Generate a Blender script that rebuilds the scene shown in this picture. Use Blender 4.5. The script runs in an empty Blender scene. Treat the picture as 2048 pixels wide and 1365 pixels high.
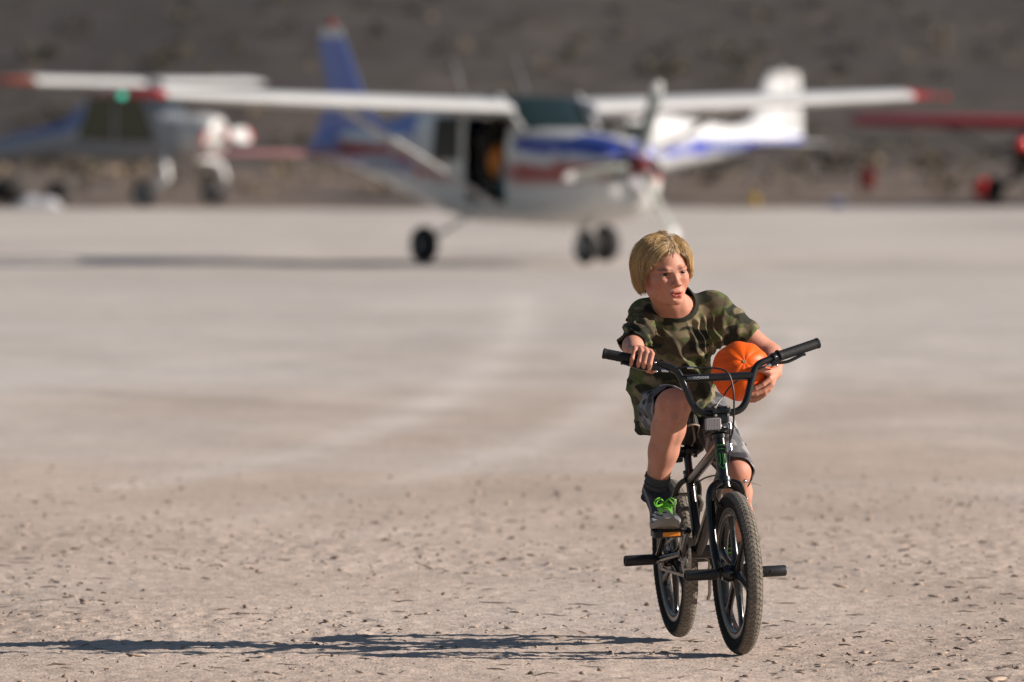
import bpy, math, random
import numpy as np
from mathutils import Vector, Matrix

random.seed(7)
rng = np.random.default_rng(11)
R_ = math.radians
scene = bpy.context.scene
COL = scene.collection

# ------------------------------------------------------------------ camera
FPX = 17067.0            # focal length in photograph pixels (300 mm on a 36 mm sensor)
CAM_H = 1.65
HORIZON = 250.0
PITCH = math.atan((682.5 - HORIZON) / FPX)
cam_d = bpy.data.cameras.new('camera')
cam = bpy.data.objects.new('camera', cam_d)
COL.objects.link(cam)
cam.location = (0, 0, CAM_H)
cam.rotation_euler = (math.pi / 2 - PITCH, 0, 0)
cam_d.sensor_width = 36.0
cam_d.lens = 300.0
cam_d.clip_start = 0.5
cam_d.clip_end = 6000
cam_d.dof.use_dof = True
cam_d.dof.focus_distance = 26.75
cam_d.dof.aperture_fstop = 4.6
scene.camera = cam

# ------------------------------------------------------------------ sky, sun, exposure
SUN_EL = R_(24.0)
SUN_TO = R_(3.0)          # how far the sun stands towards the camera from straight right
sun_vec = Vector((math.cos(SUN_EL) * math.cos(SUN_TO), -math.cos(SUN_EL) * math.sin(SUN_TO), math.sin(SUN_EL)))
world = bpy.data.worlds.new('World')
scene.world = world
world.use_nodes = True
wn = world.node_tree
for n in list(wn.nodes):
    wn.nodes.remove(n)
sky = wn.nodes.new('ShaderNodeTexSky')
sky.sky_type = 'NISHITA'
sky.sun_disc = False
sky.sun_elevation = SUN_EL
sky.sun_rotation = math.atan2(sun_vec.x, sun_vec.y)
sky.air_density = 1.0
sky.dust_density = 0.3
bg = wn.nodes.new('ShaderNodeBackground')
bg.inputs['Strength'].default_value = 0.05
wo = wn.nodes.new('ShaderNodeOutputWorld')
wn.links.new(sky.outputs[0], bg.inputs[0])
wn.links.new(bg.outputs[0], wo.inputs[0])
sun_d = bpy.data.lights.new('sun', 'SUN')
sun_d.energy = 5.0
sun_d.angle = R_(0.53)
sun_d.color = (1.0, 0.91, 0.82)
sun = bpy.data.objects.new('sun', sun_d)
COL.objects.link(sun)
sun.rotation_euler = sun_vec.to_track_quat('Z', 'Y').to_euler()
sun.location = (20, 0, 20)
scene.view_settings.view_transform = 'Standard'
scene.view_settings.look = 'None'
scene.view_settings.exposure = 0.62
scene.view_settings.gamma = 1.0
scene.view_settings.use_curve_mapping = False
scene.cycles.use_denoising = True


# ------------------------------------------------------------------ pixel -> place
def P(u, v, Y):
    """point at depth Y (metres along +Y) seen at photograph pixel u, v"""
    a = (u - 1024.0) / FPX
    b = -(v - 682.5) / FPX
    dy = math.cos(PITCH) + b * math.sin(PITCH)
    dz = -math.sin(PITCH) + b * math.cos(PITCH)
    t = Y / dy
    return Vector((a * t, Y, CAM_H + dz * t))


def G(u, v, z=0.0):
    """point on the level plane z seen at photograph pixel u, v"""
    b = -(v - 682.5) / FPX
    dy = math.cos(PITCH) + b * math.sin(PITCH)
    dz = -math.sin(PITCH) + b * math.cos(PITCH)
    t = (z - CAM_H) / dz
    return Vector(((u - 1024.0) / FPX * t, dy * t, z))


# ------------------------------------------------------------------ small noise library (numpy)
def _hash(ix, iy, iz, seed):
    h = (ix.astype(np.uint32) * np.uint32(374761393) + iy.astype(np.uint32) * np.uint32(668265263)
         + iz.astype(np.uint32) * np.uint32(2147483647) + np.uint32((seed * 974634773) & 0xffffffff))
    h = (h ^ (h >> np.uint32(13))) * np.uint32(1274126177)
    h = (h ^ (h >> np.uint32(16))) * np.uint32(2246822519)
    h = h ^ (h >> np.uint32(15))
    return (h & np.uint32(0xffff)).astype(np.float32) / 32767.5 - 1.0


def noise3(p, seed=0):
    p = np.asarray(p, np.float64)
    i = np.floor(p)
    f = (p - i).astype(np.float32)
    i = i.astype(np.int64)
    w = f * f * f * (f * (f * 6 - 15) + 10)
    out = 0
    for dx in (0, 1):
        wx = w[..., 0] if dx else 1 - w[..., 0]
        for dy in (0, 1):
            wy = w[..., 1] if dy else 1 - w[..., 1]
            for dz in (0, 1):
                wz = w[..., 2] if dz else 1 - w[..., 2]
                out = out + wx * wy * wz * _hash(i[..., 0] + dx, i[..., 1] + dy, i[..., 2] + dz, seed)
    return out


def noise2(x, y, seed=0):
    x, y = np.broadcast_arrays(x, y)
    ix = np.floor(x); iy = np.floor(y)
    fx = (x - ix).astype(np.float32); fy = (y - iy).astype(np.float32)
    ix = ix.astype(np.int64); iy = iy.astype(np.int64)
    wx = fx * fx * (3 - 2 * fx); wy = fy * fy * (3 - 2 * fy)
    z = np.zeros_like(ix)
    a = _hash(ix, iy, z, seed); b = _hash(ix + 1, iy, z, seed)
    c = _hash(ix, iy + 1, z, seed); d = _hash(ix + 1, iy + 1, z, seed)
    return (a * (1 - wx) + b * wx) * (1 - wy) + (c * (1 - wx) + d * wx) * wy


def fbm2(x, y, seed=0, octaves=4, gain=0.5):
    s, a = 0, 1.0
    for o in range(octaves):
        s = s + a * noise2(x * 2 ** o + 17.3 * o, y * 2 ** o - 9.1 * o, seed + o)
        a *= gain
    return s


def sstep(a, b, x):
    t = np.clip((x - a) / (b - a), 0, 1)
    return t * t * (3 - 2 * t)


# ------------------------------------------------------------------ materials
MATS = {}


def mat(name, color=(0.5, 0.5, 0.5), rough=0.5, metal=0.0, spec=0.5, var=0.0, vscale=20.0, bump=0.0, bscale=60.0,
        attr=None, coat=0.0, emit=None, trans=0.0, ior=1.45, dust=0.0, dustcol=(0.42, 0.33, 0.25), sss=0.0, rvar=0.0):
    if name in MATS:
        return MATS[name]
    m = bpy.data.materials.new(name)
    m.use_nodes = True
    nt = m.node_tree
    N, L = nt.nodes, nt.links
    b = N['Principled BSDF']
    b.inputs['Roughness'].default_value = rough
    b.inputs['Metallic'].default_value = metal
    b.inputs['Specular IOR Level'].default_value = spec
    b.inputs['IOR'].default_value = ior
    b.inputs['Coat Weight'].default_value = coat
    b.inputs['Transmission Weight'].default_value = trans
    if sss:
        b.inputs['Subsurface Weight'].default_value = sss
        b.inputs['Subsurface Radius'].default_value = (0.011, 0.0045, 0.002)
        b.inputs['Subsurface Scale'].default_value = 1.0
    tc = N.new('ShaderNodeTexCoord')
    if attr:
        a = N.new('ShaderNodeAttribute'); a.attribute_name = attr
        col = a.outputs['Color']
    else:
        c = N.new('ShaderNodeRGB'); c.outputs[0].default_value = (*color, 1)
        col = c.outputs[0]
    if var:
        nz = N.new('ShaderNodeTexNoise'); nz.inputs['Scale'].default_value = vscale; nz.inputs['Detail'].default_value = 6
        L.new(tc.outputs['Object'], nz.inputs['Vector'])
        mr = N.new('ShaderNodeMapRange')
        mr.inputs['From Min'].default_value = 0.3; mr.inputs['From Max'].default_value = 0.7
        mr.inputs['To Min'].default_value = 1 - var; mr.inputs['To Max'].default_value = 1 + var
        L.new(nz.outputs[0], mr.inputs['Value'])
        mx = N.new('ShaderNodeVectorMath'); mx.operation = 'SCALE'
        L.new(col, mx.inputs[0]); L.new(mr.outputs[0], mx.inputs['Scale'])
        col = mx.outputs[0]
    if dust:
        nd = N.new('ShaderNodeTexNoise'); nd.inputs['Scale'].default_value = 28; nd.inputs['Detail'].default_value = 8
        nd.inputs['Roughness'].default_value = 0.65
        L.new(tc.outputs['Object'], nd.inputs['Vector'])
        dr = N.new('ShaderNodeMapRange')
        dr.inputs['From Min'].default_value = 0.62 - 0.35 * dust; dr.inputs['From Max'].default_value = 0.86 - 0.25 * dust
        dr.inputs['To Max'].default_value = min(1.0, 0.35 + 0.6 * dust)
        L.new(nd.outputs[0], dr.inputs['Value'])
        mxd = N.new('ShaderNodeMix'); mxd.data_type = 'RGBA'
        L.new(dr.outputs[0], mxd.inputs['Factor']); L.new(col, mxd.inputs[6]); mxd.inputs[7].default_value = (*dustcol, 1)
        col = mxd.outputs[2]
        rr = N.new('ShaderNodeMapRange'); rr.inputs['To Min'].default_value = rough; rr.inputs['To Max'].default_value = 0.9
        L.new(dr.outputs[0], rr.inputs['Value']); L.new(rr.outputs[0], b.inputs['Roughness'])
        if metal:
            mm = N.new('ShaderNodeMapRange'); mm.inputs['To Min'].default_value = metal; mm.inputs['To Max'].default_value = 0.0
            L.new(dr.outputs[0], mm.inputs['Value']); L.new(mm.outputs[0], b.inputs['Metallic'])
    L.new(col, b.inputs['Base Color'])
    if bump:
        nb = N.new('ShaderNodeTexNoise'); nb.inputs['Scale'].default_value = bscale; nb.inputs['Detail'].default_value = 4
        L.new(tc.outputs['Object'], nb.inputs['Vector'])
        bp = N.new('ShaderNodeBump'); bp.inputs['Strength'].default_value = bump; bp.inputs['Distance'].default_value = 0.004
        L.new(nb.outputs[0], bp.inputs['Height']); L.new(bp.outputs[0], b.inputs['Normal'])
    if emit:
        b.inputs['Emission Color'].default_value = (*emit[0], 1); b.inputs['Emission Strength'].default_value = emit[1]
    MATS[name] = m
    return m


# ------------------------------------------------------------------ mesh helpers
WORLD_ROOTS = set()


def link(name, me, parent=None, m=None, smooth=True):
    o = bpy.data.objects.new(name, me)
    COL.objects.link(o)
    if parent is not None:
        o.parent = parent
        if parent.name in WORLD_ROOTS:          # parts drawn in world coordinates under a root that stands at its base
            o.matrix_parent_inverse = Matrix.Translation(-Vector(parent.location))
    if m is not None:
        for mm in (m if isinstance(m, (list, tuple)) else [m]):
            me.materials.append(mm)
    if smooth and len(me.polygons):
        me.polygons.foreach_set('use_smooth', np.ones(len(me.polygons), bool))
    return o


def tag(o, label=None, cat=None, group=None, kind=None):
    if label: o['label'] = label
    if cat: o['category'] = cat
    if group: o['group'] = group
    if kind: o['kind'] = kind
    return o


def empty(name, loc=(0, 0, 0), label=None, cat=None, group=None):
    o = bpy.data.objects.new(name, None)
    COL.objects.link(o)
    o.location = loc
    o.empty_display_size = 0.1
    return tag(o, label, cat, group)


def np_mesh(name, verts, faces):
    """verts (n,3); faces: (m,4) or (m,3) int array"""
    me = bpy.data.meshes.new(name)
    verts = np.ascontiguousarray(verts, np.float32)
    faces = np.ascontiguousarray(faces, np.int32)
    k = faces.shape[1]
    me.vertices.add(len(verts)); me.vertices.foreach_set('co', verts.ravel())
    me.loops.add(faces.size); me.loops.foreach_set('vertex_index', faces.ravel())
    me.polygons.add(len(faces))
    me.polygons.foreach_set('loop_start', np.arange(len(faces), dtype=np.int32) * k)
    me.update(calc_edges=True)
    me.validate()
    return me


def set_col(me, cols, name='Col'):
    a = me.color_attributes.new(name, 'FLOAT_COLOR', 'POINT')
    c = np.ones((len(me.vertices), 4), np.float32)
    c[:, :3] = cols
    a.data.foreach_set('color', c.ravel())


class MB:
    """collects shapes into one mesh"""
    def __init__(s):
        s.v, s.f, s.c = [], [], []
        s.col = None

    def _add(s, vs, fs):
        o = len(s.v)
        s.v += [tuple(x) for x in vs]
        s.f += [tuple(i + o for i in f) for f in fs]
        if s.col is not None:
            s.c += [s.col] * (len(s.v) - len(s.c))
        return s

    def tube(s, pts, r, n=12, cap=True, flat=1.0, ref=None):
        pts = [Vector(p) for p in pts]
        k = len(pts)
        rs = list(r) if isinstance(r, (list, tuple, np.ndarray)) else [r] * k
        T = []
        for i in range(k):
            a = pts[max(i - 1, 0)]; b = pts[min(i + 1, k - 1)]
            T.append((b - a).normalized())
        nrm = Vector(ref) if ref is not None else T[0].orthogonal()
        vs, fs = [], []
        for i in range(k):
            nrm = (nrm - T[i] * nrm.dot(T[i]))
            nrm = nrm.normalized() if nrm.length > 1e-6 else T[i].orthogonal().normalized()
            bn = T[i].cross(nrm)
            for j in range(n):
                a = 2 * math.pi * j / n
                vs.append(pts[i] + nrm * (math.cos(a) * rs[i]) + bn * (math.sin(a) * rs[i] * flat))
        for i in range(k - 1):
            for j in range(n):
                j2 = (j + 1) % n
                fs.append((i * n + j, i * n + j2, (i + 1) * n + j2, (i + 1) * n + j))
        if cap:
            c0 = len(vs); vs.append(pts[0]); c1 = len(vs); vs.append(pts[-1])
            for j in range(n):
                j2 = (j + 1) % n
                fs.append((c0, j2, j)); fs.append((c1, (k - 1) * n + j, (k - 1) * n + j2))
        return s._add(vs, fs)

    def lathe(s, prof, axis_o, axis_d, n=32, closed=False, a0=0.0, xdir=None):
        """prof: list of (along axis, radius)"""
        o = Vector(axis_o); d = Vector(axis_d).normalized()
        x = (Vector(xdir) if xdir is not None else d.orthogonal()).normalized(); y = d.cross(x)
        vs, fs = [], []
        m = len(prof)
        for j in range(n):
            a = a0 + 2 * math.pi * j / n
            e = x * math.cos(a) + y * math.sin(a)
            for (h, r) in prof:
                vs.append(o + d * h + e * r)
        for j in range(n):
            j2 = (j + 1) % n
            for i in range(m if closed else m - 1):
                i2 = (i + 1) % m
                fs.append((j * m + i, j2 * m + i, j2 * m + i2, j * m + i2))
        return s._add(vs, fs)

    def box(s, c, size, axes=None, taper=1.0, bev=0.0):
        c = Vector(c)
        ax = axes or (Vector((1, 0, 0)), Vector((0, 1, 0)), Vector((0, 0, 1)))
        hx, hy, hz = [q / 2 for q in size]
        if bev <= 0:
            vs = []
            for sz in (-1, 1):
                t = taper if sz > 0 else 1.0
                for sx, sy in ((-1, -1), (1, -1), (1, 1), (-1, 1)):
                    vs.append(c + ax[0] * (sx * hx * t) + ax[1] * (sy * hy * t) + ax[2] * (sz * hz))
            return s._add(vs, [(0, 3, 2, 1), (4, 5, 6, 7), (0, 1, 5, 4), (1, 2, 6, 5), (2, 3, 7, 6), (3, 0, 4, 7)])
        b = min(bev, hx * .9, hy * .9, hz * .9)
        vs = []
        ring = []
        def rect(x, y, z, bb):
            return [(x - bb, -y, z), (x, -y + bb, z), (x, y - bb, z), (x - bb, y, z), (-x + bb, y, z), (-x, y - bb, z), (-x, -y + bb, z), (-x + bb, -y, z)]
        lev = [(-hz, b), (-hz + b, 0), (hz - b, 0), (hz, b)]
        for z, inset in lev:
            for q in rect(hx - inset, hy - inset, z, b):
                vs.append(c + ax[0] * q[0] + ax[1] * q[1] + ax[2] * q[2])
        fs = [tuple(range(7, -1, -1)), tuple(range(24, 32))]
        for k in range(3):
            for j in range(8):
                j2 = (j + 1) % 8
                fs.append((k * 8 + j, k * 8 + j2, (k + 1) * 8 + j2, (k + 1) * 8 + j))
        return s._add(vs, fs)

    def ball(s, c, r, n=12, m=8, axes=None):
        c = Vector(c)
        rx, ry, rz = r if isinstance(r, (tuple, list)) else (r, r, r)
        ax = axes or (Vector((1, 0, 0)), Vector((0, 1, 0)), Vector((0, 0, 1)))
        vs, fs = [], []
        for i in range(1, m):
            t = math.pi * i / m
            for j in range(n):
                a = 2 * math.pi * j / n
                vs.append(c + ax[0] * (rx * math.sin(t) * math.cos(a)) + ax[1] * (ry * math.sin(t) * math.sin(a)) + ax[2] * (rz * math.cos(t)))
        top = len(vs); vs.append(c + ax[2] * rz); bot = len(vs); vs.append(c - ax[2] * rz)
        for i in range(m - 2):
            for j in range(n):
                j2 = (j + 1) % n
                fs.append((i * n + j, (i + 1) * n + j, (i + 1) * n + j2, i * n + j2))
        for j in range(n):
            j2 = (j + 1) % n
            fs.append((top, j, j2)); fs.append((bot, (m - 2) * n + j2, (m - 2) * n + j))
        return s._add(vs, fs)

    def loft(s, rings, cap=True, closed=True):
        """rings: list of equal-length point lists"""
        n = len(rings[0]); vs = [Vector(p) for r in rings for p in r]; fs = []
        for i in range(len(rings) - 1):
            for j in range(n if closed else n - 1):
                j2 = (j + 1) % n
                fs.append((i * n + j, i * n + j2, (i + 1) * n + j2, (i + 1) * n + j))
        if cap and closed:
            fs.append(tuple(range(n - 1, -1, -1))); fs.append(tuple(range((len(rings) - 1) * n, len(rings) * n)))
        return s._add(vs, fs)

    def prism(s, poly, o, ax, ay, az, depth):
        """poly of (a,b) in ax/ay plane, extruded +-depth/2 along az"""
        o = Vector(o); k = len(poly)
        vs = [o + ax * a + ay * b - az * (depth / 2) for a, b in poly] + [o + ax * a + ay * b + az * (depth / 2) for a, b in poly]
        fs = [tuple(range(k - 1, -1, -1)), tuple(range(k, 2 * k))]
        for j in range(k):
            j2 = (j + 1) % k
            fs.append((j, j2, k + j2, k + j))
        return s._add(vs, fs)

    def build(s, name, m=None, parent=None, smooth=True, sharp=40):
        me = bpy.data.meshes.new(name)
        me.from_pydata(s.v, [], s.f)
        me.update()
        if s.c:
            s.c += [s.col or (0.5, 0.5, 0.5)] * (len(s.v) - len(s.c))
            set_col(me, np.array(s.c, np.float32))
        o = link(name, me, parent, m, smooth)
        if smooth and sharp:
            me.set_sharp_from_angle(angle=R_(sharp))
        return o


def catmull(pts, per=6):
    pts = [Vector(p) for p in pts]
    out = []
    for i in range(len(pts) - 1):
        p0 = pts[max(i - 1, 0)]; p1 = pts[i]; p2 = pts[i + 1]; p3 = pts[min(i + 2, len(pts) - 1)]
        for k in range(per):
            t = k / per
            out.append(0.5 * ((2 * p1) + (p2 - p0) * t + (2 * p0 - 5 * p1 + 4 * p2 - p3) * t * t + (3 * p1 - p0 - 3 * p2 + p3) * t ** 3))
    out.append(pts[-1])
    return out


# ------------------------------------------------------------------ signed-distance sculpting (numpy surface nets)
class SDF:
    def __init__(s, lo, hi, h):
        s.lo = np.array(lo, np.float32); s.h = h
        s.n = np.ceil((np.array(hi) - s.lo) / h).astype(int) + 1
        s.d = np.full(s.n, 0.5, np.float32)

    def sub(s, lo, hi):
        i0 = np.clip(np.floor((np.array(lo) - s.lo) / s.h).astype(int), 0, s.n - 1)
        i1 = np.clip(np.ceil((np.array(hi) - s.lo) / s.h).astype(int) + 1, 1, s.n)
        sl = tuple(slice(a, b) for a, b in zip(i0, i1))
        g = [(s.lo[k] + s.h * np.arange(i0[k], i1[k], dtype=np.float32)) for k in range(3)]
        X, Y, Z = np.meshgrid(*g, indexing='ij', sparse=True)
        return sl, X, Y, Z

    def apply(s, fn, lo, hi, k=0.0, op='add'):
        pad = max(k, 0) + 3 * s.h
        sl, X, Y, Z = s.sub(np.array(lo) - pad, np.array(hi) + pad)
        if 0 in [q.stop - q.start for q in sl]:
            return
        e = fn(X, Y, Z)
        d = s.d[sl]
        if op == 'add':
            if k > 0:
                hh = np.clip(0.5 + 0.5 * (d - e) / k, 0, 1)
                r = d + (e - d) * hh - k * hh * (1 - hh)
            else:
                r = np.minimum(d, e)
        elif op == 'cut':
            e = -e
            if k > 0:
                hh = np.clip(0.5 - 0.5 * (d - e) / k, 0, 1)
                r = d + (e - d) * hh + k * hh * (1 - hh)
            else:
                r = np.maximum(d, e)
        s.d[sl] = r

    def cap(s, a, b, ra, rb, k=0.0, op='add'):
        a = np.array(a, np.float32); b = np.array(b, np.float32); m = max(ra, rb)
        ba = b - a; L2 = float(ba @ ba) + 1e-12
        def fn(X, Y, Z):
            px, py, pz = X - a[0], Y - a[1], Z - a[2]
            t = np.clip((px * ba[0] + py * ba[1] + pz * ba[2]) / L2, 0, 1)
            return np.sqrt((px - t * ba[0]) ** 2 + (py - t * ba[1]) ** 2 + (pz - t * ba[2]) ** 2) - (ra + (rb - ra) * t)
        s.apply(fn, np.minimum(a, b) - m, np.maximum(a, b) + m, k, op)

    def chain(s, pts, rs, k=0.0, op='add'):
        for i in range(len(pts) - 1):
            s.cap(pts[i], pts[i + 1], rs[i], rs[i + 1], k, op)

    def ell(s, c, r, axes=None, k=0.0, op='add'):
        c = np.array(c, np.float32)
        A = np.array([list(q) for q in axes], np.float32) if axes is not None else np.eye(3, dtype=np.float32)
        r = np.array(r, np.float32)
        def fn(X, Y, Z):
            px, py, pz = X - c[0], Y - c[1], Z - c[2]
            k0 = 0; k1 = 0
            for i in range(3):
                q = (px * A[i, 0] + py * A[i, 1] + pz * A[i, 2])
                k0 = k0 + (q / r[i]) ** 2
                k1 = k1 + (q / r[i] ** 2) ** 2
            k0 = np.sqrt(k0); k1 = np.sqrt(k1) + 1e-9
            return k0 * (k0 - 1) / k1
        m = np.sqrt(((A * r[:, None]) ** 2).sum(0))
        s.apply(fn, c - m, c + m, k, op)

    def ecap(s, a, b, wa, wb, lat, k=0.0, op='add'):
        """tapered capsule with an elliptical section: wa = (half width, half depth)"""
        a = np.array(a, np.float32); b = np.array(b, np.float32)
        L = float(np.linalg.norm(b - a)); z = (b - a) / L
        x = np.array(lat, np.float32); x = x - z * (x @ z); x /= np.linalg.norm(x); y = np.cross(z, x)
        def fn(X, Y, Z):
            px, py, pz = X - a[0], Y - a[1], Z - a[2]
            qz = px * z[0] + py * z[1] + pz * z[2]
            t = np.clip(qz / L, 0, 1)
            w = wa[0] + (wb[0] - wa[0]) * t; dd = wa[1] + (wb[1] - wa[1]) * t; m = np.minimum(w, dd)
            qx = px * x[0] + py * x[1] + pz * x[2]; qy = px * y[0] + py * y[1] + pz * y[2]; qz = qz - t * L
            k0 = np.sqrt((qx / w) ** 2 + (qy / dd) ** 2 + (qz / m) ** 2)
            k1 = np.sqrt((qx / w ** 2) ** 2 + (qy / dd ** 2) ** 2 + (qz / m ** 2) ** 2) + 1e-9
            return k0 * (k0 - 1) / k1
        m = max(*wa, *wb)
        s.apply(fn, np.minimum(a, b) - m, np.maximum(a, b) + m, k, op)

    def plane_cut(s, o, nrm, lo=None, hi=None, k=0.0):
        """removes everything on the +nrm side, within an optional box"""
        o = np.array(o, np.float32); nrm = np.array(nrm, np.float32); nrm = nrm / np.linalg.norm(nrm)
        lo = s.lo if lo is None else lo
        hi = s.lo + s.h * s.n if hi is None else hi
        sl, X, Y, Z = s.sub(lo, hi)
        e = (X - o[0]) * nrm[0] + (Y - o[1]) * nrm[1] + (Z - o[2]) * nrm[2]
        s.d[sl] = np.maximum(s.d[sl], e)

    def sample(s, v, arr=None):
        arr = s.d if arr is None else arr
        q = (v - s.lo) / s.h
        i = np.clip(np.floor(q).astype(int), 0, s.n - 2); f = np.clip(q - i, 0, 1)
        o = 0
        for dx in (0, 1):
            for dy in (0, 1):
                for dz in (0, 1):
                    w = (f[:, 0] if dx else 1 - f[:, 0]) * (f[:, 1] if dy else 1 - f[:, 1]) * (f[:, 2] if dz else 1 - f[:, 2])
                    o = o + w * arr[i[:, 0] + dx, i[:, 1] + dy, i[:, 2] + dz]
        return o

    def grad(s, v, arr=None, e=None):
        e = e or s.h
        g = np.stack([s.sample(v + np.eye(3)[k] * e, arr) - s.sample(v - np.eye(3)[k] * e, arr) for k in range(3)], 1)
        return g / (np.linalg.norm(g, axis=1, keepdims=True) + 1e-9)

    def mesh(s):
        d = s.d
        sg = (d < 0)
        u = sg.view(np.uint8)
        c = u[:-1, :-1, :-1].copy()
        for dx in (0, 1):
            for dy in (0, 1):
                for dz in (0, 1):
                    if dx + dy + dz:
                        c += u[dx:dx + c.shape[0], dy:dy + c.shape[1], dz:dz + c.shape[2]]
        act = np.argwhere((c > 0) & (c < 8))
        idx = np.full(c.shape, -1, np.int32)
        idx[act[:, 0], act[:, 1], act[:, 2]] = np.arange(len(act), dtype=np.int32)
        acc = np.zeros((len(act), 3), np.float64); cnt = np.zeros(len(act))
        corners = [(x, y, z) for x in (0, 1) for y in (0, 1) for z in (0, 1)]
        val = {q: d[act[:, 0] + q[0], act[:, 1] + q[1], act[:, 2] + q[2]].astype(np.float64) for q in corners}
        for q in corners:
            for ax in range(3):
                if q[ax]: continue
                q2 = list(q); q2[ax] = 1; q2 = tuple(q2)
                a, b = val[q], val[q2]
                mk = (a < 0) != (b < 0)
                t = np.where(mk, a / np.where(mk, a - b, 1), 0)
                p = np.array(q, float)[None].repeat(len(act), 0); p[:, ax] += t
                acc[mk] += p[mk]; cnt[mk] += 1
        v = s.lo + s.h * (act + acc / cnt[:, None])
        faces = []
        for ax in range(3):
            o1, o2 = (ax + 1) % 3, (ax + 2) % 3
            A = [slice(None)] * 3; B = [slice(None)] * 3
            A[ax] = slice(0, -1); B[ax] = slice(1, None)
            e = sg[tuple(A)] != sg[tuple(B)]
            w = np.argwhere(e)
            ok = (w[:, o1] > 0) & (w[:, o2] > 0) & (w[:, o1] < c.shape[o1]) & (w[:, o2] < c.shape[o2])
            w = w[ok]
            def cell(a, b):
                q = w.copy(); q[:, o1] -= a; q[:, o2] -= b
                return idx[q[:, 0], q[:, 1], q[:, 2]]
            f = np.stack([cell(1, 1), cell(0, 1), cell(0, 0), cell(1, 0)], 1)
            inside = sg[w[:, 0], w[:, 1], w[:, 2]]
            f[~inside] = f[~inside][:, ::-1]
            faces.append(f)
        f = np.concatenate(faces)
        f = f[(f >= 0).all(1)]
        return v, f


def relax(v, f, it=2, lam=0.5):
    e = np.concatenate([f[:, [0, 1]], f[:, [1, 2]], f[:, [2, 3]], f[:, [3, 0]]])
    for _ in range(it):
        acc = np.zeros_like(v); cnt = np.zeros(len(v))
        for k in range(3):
            acc[:, k] = np.bincount(e[:, 0], v[e[:, 1], k], len(v)) + np.bincount(e[:, 1], v[e[:, 0], k], len(v))
        cnt = np.bincount(e[:, 0], minlength=len(v)) + np.bincount(e[:, 1], minlength=len(v))
        v = v + lam * (acc / np.maximum(cnt, 1)[:, None] - v)
    return v
# ================================================================== the dry lake bed
def spaced(segs):
    out = [segs[0][0]]
    for a, b, s0, s1 in segs:
        x = a
        while x < b - 1e-6:
            t = (x - a) / (b - a)
            x = min(b, x + s0 * (s1 / s0) ** t)
            out.append(x)
    return np.array(out)


def seg_dist(X, Y, pts):
    d = np.full(X.shape, 1e9, np.float32)
    for (ax, ay), (bx, by) in zip(pts[:-1], pts[1:]):
        vx, vy = bx - ax, by - ay
        t = np.clip(((X - ax) * vx + (Y - ay) * vy) / (vx * vx + vy * vy + 1e-9), 0, 1)
        d = np.minimum(d, np.hypot(X - ax - t * vx, Y - ay - t * vy))
    return d


def ground_pts(pix):
    q = [G(u, v) for u, v in pix]
    c = catmull([Vector((p.x, p.y, 0)) for p in q], 5)
    return [(p.x, p.y) for p in c]


def ground_height(X, Y):
    near = 1.0 - 0.75 * sstep(29, 44, Y) - 0.25 * sstep(44, 75, Y)
    big = 0.010 * fbm2(X * 0.7, Y * 0.7, 3, 3)
    patch = sstep(-0.35, 0.5, fbm2(X * 0.9 + 5, Y * 0.5, 21, 3))
    fl = fbm2(X * 18, Y * 11, 5, 4, 0.62)
    flakes = np.clip(fl, -0.12, 0.55) * 0.0066
    cr = np.abs(noise2(X * 7.5 + 0.35 * noise2(X * 20, Y * 20, 91), Y * 7.5, 31))
    crack = -0.009 * (1 - sstep(0.0, 0.07, cr))
    grit = 0.0032 * fbm2(X * 55, Y * 55, 9, 2)
    return big + near * ((0.45 + 0.75 * patch) * flakes + patch * crack + grit)


gx_in = np.arange(-3.3, 3.3001, 0.0165)
gx_out = np.array([3.33, 3.4, 3.55, 3.8, 4.2, 4.8, 5.6, 6.8, 8.5, 11, 15, 21, 30, 45, 70, 110, 180, 300, 500, 900, 1800])
gx = np.concatenate([-gx_out[::-1], gx_in, gx_out])
gy = spaced([(-40, 20, 6, 2), (20, 24.4, 1.0, 0.05), (24.4, 31, 0.0145, 0.019), (31, 60, 0.019, 0.16), (60, 240, 0.16, 4), (240, 3500, 8, 400)])
GX, GY = np.meshgrid(gx, gy, indexing='ij')
GZ = ground_height(GX, GY)
gv = np.stack([GX, GY, GZ], -1).reshape(-1, 3)
ii, jj = np.meshgrid(np.arange(len(gx) - 1), np.arange(len(gy) - 1), indexing='ij')
b0 = (ii * len(gy) + jj).ravel()
gf = np.stack([b0, b0 + len(gy), b0 + len(gy) + 1, b0 + 1], 1)
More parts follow.
